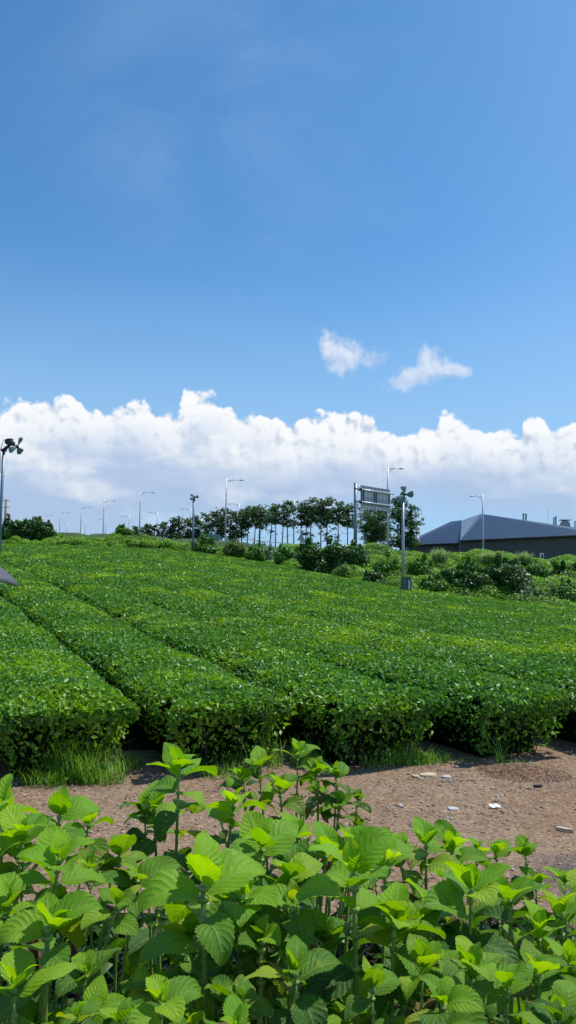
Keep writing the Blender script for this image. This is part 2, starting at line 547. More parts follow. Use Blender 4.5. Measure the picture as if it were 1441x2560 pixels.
def path_sheet():
    xs = np.linspace(-9, 9, 420); ts = np.linspace(0, 1, 110)
    X, T = np.meshgrid(xs, ts)
    y0 = 4.25 + .35 * (fbm(xs * .8, xs * 0, 4) - .5); y1 = edge_y(xs) + 1.1
    Y = y0 + (y1 - y0) * T
    Z = pz(X, Y)
    m, n = X.shape
    V = np.stack([X, Y, Z], -1).reshape(-1, 3)
    i = np.arange(m - 1)[:, None] * n; j = np.arange(n - 1)[None]
    Q = np.stack([i + j, i + j + 1, i + n + j + 1, i + n + j], -1).reshape(-1, 4)
    np_mesh('path', V, Q, M['path'], kind='structure', smooth=True)


path_sheet()


def path_z(x, y):
    return float(pz(np.array([x]), np.array([y]))[0]) + .004


def pebbles():
    n = 15000
    Y = 4.0 + (8.6 - 4.0) * rng.random(n) ** 1.1
    X = (rng.random(n) - .5) * 1.05 * Y + .1
    keep = Y < edge_y(X) + .3
    X, Y = X[keep], Y[keep]; n = len(X)
    dens = fbm(X * 1.3, Y * 1.3, 31)
    k = rng.random(n) < sstep(.3, .6, dens) * .8 + .2
    X, Y = X[k], Y[k]; n = len(X)
    s = .0045 + .013 * rng.random(n) ** 3 + .014 * (rng.random(n) > .985)
    O = np.array([[1, 0, 0], [-1, 0, 0], [0, 1, 0], [0, -1, 0], [0, 0, 1], [0, 0, -1]], float)
    Fc = np.array([[0, 2, 4], [2, 1, 4], [1, 3, 4], [3, 0, 4], [2, 0, 5], [1, 2, 5], [3, 1, 5], [0, 3, 5]])
    Z = pz(X, Y) + .001
    an = rng.random(n) * 6.28
    ca, sa = np.cos(an), np.sin(an)
    J = O[None] * (1 + .5 * (rng.random((n, 6, 3)) - .5)) + .25 * (rng.random((n, 6, 3)) - .5)
    J = J * np.stack([s * 1.3, s * (.7 + .5 * rng.random(n)), s * (.5 + .3 * rng.random(n))], 1)[:, None]
    x = J[..., 0] * ca[:, None] - J[..., 1] * sa[:, None]; y = J[..., 0] * sa[:, None] + J[..., 1] * ca[:, None]
    V = np.stack([x + X[:, None], y + Y[:, None], J[..., 2] + Z[:, None]], -1).reshape(-1, 3)
    Q = (np.arange(n)[:, None, None] * 6 + Fc[None]).reshape(-1, 3)
    np_mesh('gravel', V, Q, M['pebble'], kind='stuff', label='loose small pebbles scattered over the bare dirt path', cat='gravel')
    # dry litter
    n = 4200
    Y = 4.2 + 4.6 * rng.random(n); X = (rng.random(n) - .5) * 1.1 * Y
    d = edge_y(X) - Y
    k = (d > -.5) & ((rng.random(n) < .25) | (d < .55 + .5 * fbm(X, Y, 7)))
    X, Y = X[k], Y[k]; n = len(X)
    P = np.stack([X, Y, pz(X, Y) + .004 + .01 * rng.random(n)], 1)
    N = _unit(np.array([0, 0, 1.0]) + rng.normal(size=(n, 3)) * .25)
    D = np.cross(N, rng.normal(size=(n, 3)))
    L = .015 + .04 * rng.random(n) ** 2
    V, Q = cards(P, D, N, L, L * (.12 + .45 * rng.random(n)), True)
    np_mesh('leaf_litter', V, Q, M['litter'], kind='stuff', label='dry brown leaf litter along the foot of the tea hedges', cat='leaf litter')


pebbles()


def flat_stone(u, v, w, d, h, rot, mat, name, label, cat, group=None):
    Y0 = 1.745 / ((v - 1463) / F)
    p = at(u, v, Y0)
    k = 9
    top = []; bot = []
    for i in range(k):
        a = 2 * PI * i / k
        r = .8 + .35 * random.random()
        x = math.cos(a) * w / 2 * r; y = math.sin(a) * d / 2 * r
        X = x * math.cos(rot) - y * math.sin(rot); Yy = x * math.sin(rot) + y * math.cos(rot)
        bot.append([p[0] + X, p[1] + Yy, path_z(p[0], p[1]) - .01])
        top.append([p[0] + X * .9, p[1] + Yy * .9, path_z(p[0], p[1]) + h * (.8 + .3 * random.random())])
    V = bot + top + [[p[0], p[1], path_z(p[0], p[1]) + h * 1.15]]
    Fs = [[i, (i + 1) % k, k + (i + 1) % k, k + i] for i in range(k)] + [[k + i, k + (i + 1) % k, 2 * k] for i in range(k)]
    o = np_mesh(name, np.array(V), Fs, mat, label=label, cat=cat, group=group)
    return o


flat_stone(1072, 1924, .17, .13, .016, .15, M['slab'], 'flat_stone', 'largest flat beige stone slab lying on the path below the grassy hedge foot', 'stone', 'flat stones on the path')
flat_stone(1040, 1928, .07, .09, .014, .7, M['slab'], 'flat_stone', 'small beige stone chip just left of the largest beige slab', 'stone', 'flat stones on the path')
flat_stone(1116, 1931, .10, .10, .014, .2, M['concrete'], 'flat_stone', 'greyish flat stone just right of the largest beige slab', 'stone', 'flat stones on the path')
flat_stone(1134, 2002, .11, .10, .008, .4, M['concrete'], 'flat_stone', 'grey flat stone in the middle of the path left of the white scrap', 'stone', 'flat stones on the path')
flat_stone(1345, 1950, .09, .05, .018, .4, M['rubber'], 'dark_stone', 'small black clod on the path below the straw heap', 'stone')
flat_stone(1308, 1918, .05, .04, .03, 1.0, M['rubber'], 'dark_stone', 'tiny black clod lying against the left side of the straw heap', 'stone')
flat_stone(1412, 2054, .14, .05, .02, -.4, M['slab'], 'flat_stone', 'long pale stone at the right edge of the path', 'stone', 'flat stones on the path')


def paper():
    p = at(1237, 2000, 1.745 / ((2000 - 1463) / F)); z = path_z(p[0], p[1]) + .012
    n = 8; V = []; Fs = []
    for i in range(n + 1):
        t = i / n - .5
        w = .055 * (1 - (2 * t) ** 2) ** .5 * .8 + .006
        for s in (-1, 1):
            V.append([p[0] + t * .085, p[1] + s * w * .5 - t * .02, z + .012 * (s + 1) / 2 + .006 * math.sin(t * 9)])
    for i in range(n): Fs.append([2 * i, 2 * i + 2, 2 * i + 3, 2 * i + 1])
    o = np_mesh('paper_scrap', np.array(V), Fs, M['paper'], label='small white paper scrap lying on the brown path', cat='paper')
    so = o.modifiers.new('thickness', 'SOLIDIFY'); so.thickness = .0015


paper()

# ------------------------------------------------------------------ tea hedges
SD = np.array([-.463, .886]); TD = np.array([.886, .463])
PROFILE = np.array([(-.42, .02), (-.48, .22), (-.55, .42), (-.61, .54), (-.56, .63), (-.32, .70), (0, .73), (.32, .70), (.56, .63), (.61, .54), (.55, .42), (.48, .22), (.42, .02)])


def st2xy(s, t):
    return SD[0] * s + TD[0] * t, SD[1] * s + TD[1] * t


def hedge_top_jitter(s, t):
    return .10 * (fbm(s * .7, t * .9, 51) - .5)


def wig(s, k):
    return .13 * (vnoise(s * .8, np.zeros_like(s) + k * 1.7, 23) - .5)


def tea_row(k, label):
    tc = 1.47 + 1.46 * (k - 1)
    s0 = (7.2 - .2415 * tc) / 1.0018 + .25 * (float(vnoise(k * 3.7, 0, 3)) - .5) + .20
    # far end: walk until beyond the boundary
    ss_ = np.arange(s0, 130, .5)
    x, y = st2xy(ss_, tc)
    out = np.nonzero(y > bound(x, y) - .3)[0]
    s1 = ss_[out[0]] if len(out) else 130
    fx, fy = st2xy(s0, tc)
    root = thing('tea_hedge', (fx, fy, hz(fx, fy)), label, 'tea hedge', 'rows of clipped tea hedge on the slope')
    # inner body, near-black in place of the shade inside the hedge
    st = [s0 + .17, s0 + .27, s0 + .40]
    while st[-1] < s1:
        xx, yy = st2xy(st[-1], tc); st.append(st[-1] + (.22 if yy < 20 else .6 if yy < 45 else 1.2))
    st = np.array(st)
    pr = PROFILE
    S = np.repeat(st[:, None], len(pr), 1); tp = .82 + .18 * sstep(0, .4, S - s0)
    T = tc + wig(S, k) + pr[None, :, 0] * .93 * tp + .05 * (vnoise(S * 2.1, pr[None, :, 0] * 3 + k * 9, 5) - .5)
    X, Y = st2xy(S, T)
    Z = height(*st2xy(S, tc)) + pr[None, :, 1] * .94 + (hedge_top_jitter(S, T) + .05 * (vnoise(S * 4, T * 4, 8) - .5)) * (pr[None, :, 1] > .4)
    Z[0] = height(*st2xy(S[0], tc)) + np.minimum(pr[:, 1], .56) * .9
    m, n = X.shape
    V = np.stack([X, Y, Z], -1).reshape(-1, 3)
    i = np.arange(m - 1)[:, None] * n; j = np.arange(n - 1)[None]
    Q = np.stack([i + j, i + j + 1, i + n + j + 1, i + n + j], -1).reshape(-1, 4)
    fl = [list(map(int, q)) for q in Q] + [list(range(n))]
    np_mesh('shaded_branches', V, fl, M['tea_shade_body'], root)
    # leaves
    dist = np.arange(s0, s1, .5)
    parts = []
    pp = pr[2:11]
    seg = np.diff(pp, axis=0); sl = np.linalg.norm(seg, axis=1)
    segn = np.stack([-seg[:, 1], seg[:, 0]], 1) / sl[:, None]
    wts = sl * np.array([.22, .7, 1, 1, 1, 1, .7, .22])
    tot = wts.sum(); wts = wts / tot
    for a in dist + .12:
        xm, ym = st2xy(a + .25, tc)
        if abs(xm / max(ym, .1)) > .56 + 1.4 / max(ym, 1): continue
        D = math.hypot(xm, ym)
        if D < 13: L = .062
        elif D < 30: L = .062 + .0026 * (D - 13)
        else: L = .106 + .0019 * (D - 30)
        cov = 2.1 if D < 13 else 1.5 if D < 30 else 1.15 if D < 55 else 1.0
        nn = int(cov * tot * .5 / (.25 * L * L * 1.0))
        e = rng.choice(8, nn, p=wts); f = rng.random(nn)
        pt = pp[e] + seg[e] * f[:, None]
        # smooth normals
        nrm = segn[e]
        s_ = a + .5 * rng.random(nn); t_ = tc + wig(s_, k) + pt[:, 0]
        X, Y = st2xy(s_, t_)
        off = .035 * rng.random(nn) + (.02 * (rng.random(nn) > .95))
        Z = height(*st2xy(s_, tc)) + pt[:, 1] + hedge_top_jitter(s_, t_) + off * np.maximum(nrm[:, 1], .2)
        X = X + TD[0] * nrm[:, 0] * off; Y = Y + TD[1] * nrm[:, 0] * off
        Nn = np.stack([TD[0] * nrm[:, 0], TD[1] * nrm[:, 0], nrm[:, 1]], 1)
        P = np.stack([X, Y, Z], 1)
        Dd = _unit(Nn * .55 + rng.normal(size=(nn, 3)) * .75)
        Nf = _unit(Nn * .8 + rng.normal(size=(nn, 3)) * .6)
        Ls = L * (.65 + .7 * rng.random(nn))
        parts.append(cards(P, Dd, Nf, Ls, Ls * .48, D < 24, .2))
    # front end cap
    if abs(fx / fy) < 1.1:
        nn = 3100
        # canopy lip (upper) dense, skirt sparse
        t_ = (rng.random(nn) - .5) * 1.3
        up = rng.random(nn) < .84
        z_ = np.where(up, .49 + .25 * rng.random(nn) ** .8, .04 + .46 * rng.random(nn) ** .7)
        lim = np.interp(z_, [0, .22, .42, .56, .66, .74], [.50, .56, .61, .64, .58, .3])
        ok = np.abs(t_) < lim
        t_, z_, up = t_[ok], z_[ok], up[ok]; nn = len(t_)
        bul = -.22 * np.clip((z_ - .60) / .12, 0, 1) ** 2 + .16 * np.sqrt(np.maximum(0, 1 - ((z_ - .58) / .24) ** 2)) * (z_ > .34) + .10 * rng.random(nn) - .12 * rng.random(nn) * (z_ < .45)
        s_ = s0 + .10 - bul
        X, Y = st2xy(s_, tc + t_)
        P = np.stack([X, Y, height(*st2xy(s_ * 0 + s0, tc)) + z_ + .02 * rng.random(nn)], 1)
        out = np.array([-SD[0], -SD[1], 0])
        Nn = out + np.array([0, 0, 1]) * ((z_ - .45) * 3)[:, None]
        Dd = _unit(Nn * .3 + rng.normal(size=(nn, 3)) * .7 + np.array([0, 0, .1]))
        Nf = _unit(_unit(Nn) * .9 + rng.normal(size=(nn, 3)) * .6)
        Ls = .066 * (.6 + .7 * rng.random(nn))
        parts.append(cards(P, Dd, Nf, Ls, Ls * .5, True, .2))
        tw = MB()
        for q in range(9):
            t0 = (random.random() - .5) * .8
            x0, y0 = st2xy(s0 + .06 * random.random() + .02, tc + t0); z0 = hz(x0, y0)
            x1, y1 = st2xy(s0 - .02 - .05 * random.random(), tc + t0 * 1.2 + .1 * (random.random() - .5))
            zt = .3 + .3 * random.random()
            tw.tube([(x0, y0, z0), ((x0 + x1) / 2 + random.uniform(-.06, .06), (y0 + y1) / 2, z0 + zt * .5), (x1, y1, z0 + zt)], [.006, .004, .002], 4, False)
        tw.build('twigs', M['tea_twig'], root)
    # side skirts near the front, seen through the gaps
    if abs(fx / fy) < 1.1:
        nn = 1500
        sgn = np.where(rng.random(nn) < .5, -1, 1)
        nn = 1500; z_ = .08 + .50 * rng.random(nn) ** .6
        s_ = s0 + 4.5 * rng.random(nn) ** 2.2
        t_ = sgn * (np.interp(z_, [0, .22, .42, .58], [.42, .48, .57, .62]) + .01) * (.86 + .14 * sstep(0, .4, s_ - s0)) + wig(s_, k)
        X, Y = st2xy(s_, tc + t_)
        P = np.stack([X, Y, height(*st2xy(s_, tc)) + z_], 1)
        Nn = np.stack([TD[0] * sgn, TD[1] * sgn, 0 * z_], 1)
        Nf = _unit(Nn + rng.normal(size=(nn, 3)) * .6)
        Dd = _unit(rng.normal(size=(nn, 3)) + Nn * .3)
        Ls = .05 * (.6 + .6 * rng.random(nn))
        parts.append(cards(P, Dd, Nf, Ls, Ls * .5, True, .2))
    if parts:
        V, Q = merge(parts)
        np_mesh('foliage', V, Q, M['tea'], root)
    return root


ORD = ['', 'first', 'second', 'third', 'fourth', 'fifth', 'sixth', 'seventh', 'eighth', 'ninth', 'tenth', 'eleventh', 'twelfth', 'thirteenth',
       'fourteenth', 'fifteenth', 'sixteenth', 'seventeenth', 'eighteenth', 'nineteenth', 'twentieth', 'twenty-first', 'twenty-second',
       'twenty-third', 'twenty-fourth', 'twenty-fifth', 'twenty-sixth', 'twenty-seventh', 'twenty-eighth', 'twenty-ninth', 'thirtieth',
       'thirty-first', 'thirty-second', 'thirty-third', 'thirty-fourth', 'thirty-fifth', 'thirty-sixth']
ROWLAB = {
    1: 'clipped tea hedge row ending behind the longest grass tufts, at left of the path',
    2: 'clipped tea hedge row whose yellow-green tipped end meets the path behind the tall hydrangea',
    3: 'clipped tea hedge row whose end has a bright grass skirt beside the bare gap',
    4: 'clipped tea hedge row ending above the flat beige stones and straw heap',
}
EXTRA = {-1: 'tea hedge row next beyond the extreme left one, outside the picture edge', -2: 'tea hedge row two beyond the extreme left one, outside the picture', -3: 'outermost tea hedge row of the field, farthest outside the left edge'}
for k in range(-3, 36):
    lab = EXTRA.get(k) or ROWLAB.get(k) or ('tea hedge row at the extreme left edge beyond the person with umbrella' if k == 0 else
                            'clipped tea hedge row, %s row counted from the left end of the hedges' % ORD[k])
    tea_row(k, lab)


# ------------------------------------------------------------------ grass tufts
def blades(cx, cy, n, hgt, spread, sx=1.0, lean=.5, wid=.006, zf=None, droop=1.0):
    a = rng.random(n) * 2 * PI; r = spread * np.sqrt(rng.random(n))
    bx = cx + r * np.cos(a) * sx; by = cy + r * np.sin(a)
    bz = height(bx, by) + .0 if zf is None else np.full(n, zf)
    H = hgt * (.45 + .75 * rng.random(n))
    la = rng.random(n) * 2 * PI; ln = lean * (.3 + rng.random(n))
    seg = 5
    T = np.linspace(0, 1, seg + 1)
    ux = np.cos(la); uy = np.sin(la)
    W = wid * (.6 + .8 * rng.random(n))
    V = []
    for t in T:
        out = ln * H * t ** 1.8
        z = bz + H * (t - droop * .35 * ln * t ** 3)
        w = W * (1 - t ** 1.6) * .5 + .0004
        for s in (-1, 1):
            V.append(np.stack([bx + ux * out - uy * w * s, by + uy * out + ux * w * s, z], 1))
    V = np.stack(V, 1)
    m = (seg + 1) * 2
    q = np.array([[2 * i, 2 * i + 1, 2 * i + 3, 2 * i + 2] for i in range(seg)])
    Q = (np.arange(n)[:, None, None] * m + q[None]).reshape(-1, 4)
    return V.reshape(-1, 3), Q


def gpos(u, v):
    p = at(u, v, 1.75 / ((v - 1463) / F)); return p[0], p[1]


def tuft(u, v, specs, label, mat='grass'):
    v = v + 15
    root = None
    parts = []
    for (du, dv, n, h, sp, lean, w) in specs:
        X, Y = gpos(u + du, v + dv)
        parts.append(blades(X, Y, n, h, sp, 1.3, lean, w))
        if n > 100:
            k = n // 2
            P = np.stack([X + sp * rng.normal(size=k) * .8, Y + sp * .5 * rng.normal(size=k), rng.random(k) * h * .45 + .01], 1)
            P[:, 2] += height(P[:, 0], P[:, 1])
            L = .022 + .02 * rng.random(k)
            v_, q_ = cards(P, rng.normal(size=(k, 3)), _unit(rng.normal(size=(k, 3)) * .7 + [0, 0, .8]), L, L * .5, True)
            parts.append((v_, q_))
    V, Q = merge(parts)
    np_mesh('grass_tuft', V, Q, M[mat], label=label, cat='grass tuft', group='grass tufts at the hedge feet')


tuft(190, 1925, [(0, 0, 300, .42, .20, .6, .007), (-70, 12, 220, .22, .18, .7, .006), (60, 5, 260, .22, .18, .7, .006), (-20, -15, 40, .62, .12, .45, .008), (20, 8, 120, .3, .1, .5, .007)], 'tallest arching grass tuft under the left tea hedge end')
tuft(290, 1908, [(0, 0, 160, .20, .16, .6, .006), (40, -8, 90, .16, .12, .7, .005)], 'low bushy grass tuft right of the tallest arching tuft')
tuft(655, 1898, [(0, 0, 120, .30, .16, .6, .006), (-60, 6, 90, .18, .14, .7, .006), (15, -8, 24, .50, .08, .5, .007)], 'grass tuft with long thin blades under the yellow-tipped hedge end', 'grass')
tuft(545, 1912, [(0, 0, 160, .14, .16, .6, .006)], 'short leafy grass tuft under hedge, just behind the tall hydrangea top', 'grass')
tuft(768, 1893, [(0, 0, 320, .20, .12, .5, .005), (-15, -6, 90, .28, .08, .5, .005)], 'bright lime grass tuft at the right corner of the yellow-tipped hedge', 'grass')
tuft(1010, 1880, [(0, 0, 320, .20, .20, .6, .006), (60, -2, 260, .16, .18, .7, .005), (-70, 4, 160, .15, .15, .7, .005), (-30, -10, 30, .42, .1, .6, .007)], 'wide bright grass skirt at the hedge foot above the beige stones')
tuft(1248, 1884, [(0, 0, 26, .32, .04, .5, .008), (60, 2, 80, .09, .12, .7, .005)], 'thin upright grass tuft at the foot of the right-hand tea hedge')
tuft(1170, 1876, [(0, 0, 60, .07, .10, .7, .005)], 'very short grass tuft in the shade between the wide skirt and thin tuft')


def straw():
    x, y = gpos(1310, 1918)
    n = 2200
    a = rng.random(n) * 2 * PI; r = rng.random(n) ** .6
    X = x + .44 * r * np.cos(a); Y = y + .36 * r * np.sin(a)
    Z = pz(X, Y) + .004 + .05 * np.clip(1 - (r * 1.2) ** 2, 0, 1) + .01 * rng.random(n)
    N = _unit(np.array([0, 0, 1.0]) + rng.normal(size=(n, 3)) * .3); D = np.cross(N, rng.normal(size=(n, 3)))
    L = .02 + .05 * rng.random(n)
    a1 = cards(np.stack([X, Y, Z], 1), D, N, L, .006, False)
    k = 24
    rr, tt = np.meshgrid(np.linspace(0, 1, 6), np.linspace(0, 2 * PI, k, endpoint=False), indexing='ij')
    wob = .75 + .5 * vnoise(3 + 1.5 * np.cos(tt), 3 + 1.5 * np.sin(tt), 6)
    mx = x + .34 * rr * wob * np.cos(tt); my = y + .28 * rr * wob * np.sin(tt)
    V = np.stack([mx, my, pz(mx, my) - .006 + .05 * (1 - rr ** 2) + .02 * vnoise(mx * 25, my * 25, 2) * (1 - rr)], -1).reshape(-1, 3)
    i = np.arange(5)[:, None] * k; j = np.arange(k)[None]
    Q = np.stack([i + j, i + k + j, i + k + (j + 1) % k, i + (j + 1) % k], -1).reshape(-1, 4)
    root = thing('straw_heap', (x, y, hz(x, y)), 'low heap of rust-brown dry straw at right on the path', 'straw heap')
    np_mesh('soil', V, Q, mat_plain('rusty_soil', (.20, .11, .065), .95, var=.4, scale=30, bump=.8), root, smooth=True)
    np_mesh('straw', a1[0], a1[1], M['litter'], root)


straw()


# ------------------------------------------------------------------ bank of undergrowth behind the field
def lump(x, y):
    az = x / np.maximum(y, .1)
    a = fbm(x * .30, y * .30, 71, 3)
    hgt = .30 + 1.9 * np.clip((a - .25) * 1.6, 0, 1)
    right = sstep(.0, .12, az)
    return hgt * (.75 + .35 * right)


def bank():
    azs = np.linspace(-.47, .5, 240); ds = np.linspace(-.4, 26, 46)
    A, Dd = np.meshgrid(azs, ds)
    Y0 = np.interp(A, _AZ, _B)
    Y = Y0 + Dd; X = A * Y
    ramp = sstep(-.4, 1.4, Dd)
    Z = height(X, Y) + lump(X, Y) * .82 * ramp - .05
    m, n = X.shape
    V = np.stack([X, Y, Z], -1).reshape(-1, 3)
    i = np.arange(m - 1)[:, None] * n; j = np.arange(n - 1)[None]
    Q = np.stack([i + j, i + j + 1, i + n + j + 1, i + n + j], -1).reshape(-1, 4)
    body = (V, Q)
    parts = []
    C = []; R = []
    for (a0, a1, nb, dmax, rlo, rhi) in ((-.46, .0, 800, 9, .25, .62), (.0, .48, 1300, 19, .25, 1.0)):
        A = a0 + (a1 - a0) * rng.random(nb)
        d = dmax * rng.random(nb) ** 1.1
        Y = np.interp(A, _AZ, _B) + d; X = A * Y
        r = rlo + (rhi - rlo) * rng.random(nb) ** 1.9
        zz = height(X, Y) + lump(X, Y) * .62 * sstep(-.4, 1.4, d) + r * .15 + .55 * sstep(-.1, -.2, A) * sstep(0, 2, d)
        C.append(np.stack([X, Y, zz], 1)); R.append(np.stack([r * 1.25, r * 1.25, r * .8], 1))
    C = np.concatenate(C); R = np.concatenate(R)
    keep = np.ones(len(C), bool)
    L = np.where(C[:, 0] < 0, .17, .12)
    for sel, Lv in ((C[:, 0] < 0, .17), (C[:, 0] >= 0, .125)):
        c, q = C[sel], R[sel]
        per = (3.2 * 2 * PI * q[:, 0] * q[:, 2] / (Lv * Lv * .3)).astype(int)
        parts.append(blob_cards(c, q, per, Lv, aspect=.6, up=.7, shell=.8))
    V2, Q2 = merge(parts)
    o = np_mesh('undergrowth', V2, Q2, M['weed'], kind='stuff', label='tangled creepers and weeds covering the bank above the tea field', cat='undergrowth')
    np_mesh('undergrowth_stems', body[0], body[1], M['weed_body'], smooth=True, kind='stuff', label='dense stems under the creepers on the bank above the tea field', cat='undergrowth')
    # upright weeds
    nn = 1500
    A = -.44 + .9 * rng.random(nn); d = 1 + 14 * rng.random(nn)
    Y = np.interp(A, _AZ, _B) + d; X = A * Y
    parts = []
    z = height(X, Y) + lump(X, Y) * .7
    for i in range(nn):
        k = 10
        H = .25 + .4 * random.random()
        P = np.stack([X[i] + .05 * rng.normal(size=k), Y[i] + .05 * rng.normal(size=k), z[i] + H * rng.random(k)], 1)
        D = _unit(rng.normal(size=(k, 3)) * .5 + [0, 0, .9])
        parts.append(cards(P, D, rng.normal(size=(k, 3)), .18, .05, False))
    V, Q = merge(parts)
    np_mesh('tall_weeds', V, Q, M['straw_weed'], kind='stuff', label='upright yellowish weeds poking out of the creepers on the bank', cat='weeds')


bank()


def shrub(u0, u1, vtop, vbase, Y, label, mat='bush', dens=1.0, Lpx=7, group=None, cat='shrub', name='shrub', squash=.8):
    pL = at(u0, vbase, Y); pR = at(u1, vbase, Y); pT = at((u0 + u1) / 2, vtop, Y)
    w = pR[0] - pL[0]; H = pT[2] - pL[2]
    cx = (pL[0] + pR[0]) / 2; zb = min(pL[2], hz(cx, Y) + .1); H = pT[2] - zb
    root = thing(name, (cx, Y, zb), label, cat, group)
    k = max(10, int(26 * w / max(H, .3)))
    C = []; R = []
    for i in range(k):
        a = (random.random() - .5) * 2
        hh = math.sqrt(max(0, 1 - a * a))
        r = H * (.09 + .17 * random.random() ** 1.5)
        C.append([cx + a * (w / 2 - r * .7), Y + (random.random() - .5) * w * .5, zb + r * .7 + (H * (.55 + .45 * hh) - 1.6 * r) * random.random() ** .7])
        R.append([r * 1.15, r * 1.15, r * squash])
        if random.random() < .45:
            rr_ = H * random.uniform(.03, .07)
            C.append([cx + a * w / 2 * 1.02, Y - .1, zb + H * (.5 + .5 * hh) * random.uniform(.80, 1.06)]); R.append([rr_, rr_, rr_ * 1.7])
    C = np.array(C); R = np.array(R)
    L = Lpx * Y / F
    per = (dens * 2.6 * 4 * PI * R[:, 0] * R[:, 2] / (L * L * .45)).astype(int)
    V, Q = blob_cards(C, R, per, L, up=.5, shell=.75)
    np_mesh('foliage', V, Q, M[mat], root)
    st = MB()
    for c in C[::2]:
        st.tube([(cx + (c[0] - cx) * .3, Y, zb - .2), (cx + (c[0] - cx) * .7, (Y + c[1]) / 2, (zb + c[2]) / 2), c], [.05, .035, .015], 5, False)
    st.build('stems', M['bark'], root)
    return root


# left clump
G1 = 'shrubs at the left end of the skyline'
shrub(-60, 45, 1288, 1350, 93, 'tall dark shrub at far left under the wooden utility pole', Lpx=6, group=G1)
shrub(10, 85, 1294, 1352, 91, 'dark wind-bent shrub between the utility pole shrub and the drooping one', Lpx=6, group=G1)
shrub(62, 134, 1296, 1352, 92, 'dark wind-bent shrub ending the left clump with a feathery top', Lpx=6, group=G1)
shrub(281, 337, 1317, 1350, 92, 'rounded bright green bush alone on the skyline', mat='bush_bright', Lpx=6)
# mid
shrub(488, 545, 1342, 1378, 78, 'broad-leaved green shrub just right of the middle fan pole', mat='bush_bright', Lpx=8)
shrub(560, 612, 1352, 1384, 75, 'dull olive weedy shrub below the tallest left street lamp', mat='straw_weed', Lpx=5)
shrub(636, 690, 1352, 1388, 71, 'silvery flowering shrub in the middle of the bank', mat='pale', Lpx=5, dens=.7)
shrub(690, 755, 1362, 1408, 66, 'mid-green creeper shrub left of the dark broad-leaved shrubs', mat='bush_bright', Lpx=6)
shrub(618, 660, 1362, 1390, 70, 'small yellow-green shrub left of the silvery shrub', mat='bush_bright', Lpx=5)
G2 = 'dark broad-leaved shrubs below the sign gantry'
shrub(748, 818, 1352, 1428, 58, 'dark broad-leaved shrub right of the triangular sign', Lpx=9, group=G2)
shrub(800, 872, 1350, 1436, 56, 'dark broad-leaved shrub left of the sign gantry post', Lpx=9, group=G2)
shrub(850, 918, 1360, 1430, 55, 'dark broad-leaved shrub in front of the sign gantry post', Lpx=8, group=G2)
shrub(845, 892, 1404, 1436, 53, 'pale dry weed shrub at the foot of the dark shrubs', mat='straw_weed', Lpx=5, dens=.5)
G3 = 'dark bushes in the bank at right'
shrub(1206, 1330, 1400, 1502, 46.5, 'big dark rounded bush in the bank below the right street lamp', Lpx=7, group=G3)
shrub(1130, 1236, 1424, 1488, 46.5, 'dark low bush left of the big rounded one on the bank', Lpx=7, group=G3)
shrub(1366, 1425, 1402, 1452, 52, 'dark upright bush on the bank near the right picture edge', Lpx=7, group=G3)
shrub(1412, 1475, 1402, 1446, 54, 'dark bush cut by the right picture edge on the bank top', Lpx=7, group=G3)
shrub(1290, 1345, 1462, 1500, 45, 'pale grey-leaved plant at the foot of the big rounded bush', mat='pale', Lpx=7, dens=.6)
shrub(1390, 1450, 1446, 1496, 45.5, 'grey-green leafy bush low at the right end of bank', mat='bush_bright', Lpx=7)
shrub(1050, 1120, 1440, 1476, 46.5, 'low mid-green bush on the bank just right of the control box', mat='bush_bright', Lpx=6)
shrub(1345, 1395, 1462, 1504, 44.8, 'yellowish weedy bush at the right foot of the bank', mat='straw_weed', Lpx=5, dens=.6)
shrub(935, 1000, 1388, 1440, 52, 'leafy green bush on the bank between gantry post and tallest lamp foot', mat='bush_bright', Lpx=6)
shrub(1022, 1085, 1396, 1445, 51, 'bright bush on the bank just right of the big fan pole', mat='bush_bright', Lpx=6)
shrub(1135, 1205, 1392, 1436, 54, 'green bush on the bank between two silver-grass clumps', mat='bush_bright', Lpx=6)
shrub(1240, 1300, 1394, 1440, 53, 'green bush on the bank just right of the lamp before the hall', mat='bush_bright', Lpx=6)
shrub(1312, 1372, 1404, 1456, 51, 'green bush on the bank below the white notice box', mat='bush_bright', Lpx=6)
shrub(1090, 1150, 1420, 1470, 48, 'dark creeper-covered bush low on the bank below left wing of the hall', Lpx=6, group=G3)
shrub(905, 960, 1425, 1452, 49, 'small dark bush at bank foot left of the big fan pole', Lpx=6)


def pampas(u, v, Y, h, label):
    p = at(u, v, Y)
    parts = [blades(p[0], p[1], 420, h, .45, 1.2, .75, .045, zf=p[2], droop=1.4)]
    V, Q = merge(parts)
    np_mesh('pampas_clump', V, Q, M['pampas'], label=label, cat='grass clump', group='arching silver-grass clumps on the bank')


pampas(1100, 1402, 56, 1.1, 'arching silver-grass clump in front of the left wing wall')
pampas(1225, 1404, 57, 0.9, 'arching silver-grass clump at the foot of the right street lamp')
pampas(1310, 1408, 56, 1.0, 'arching silver-grass clump above the big rounded bush')


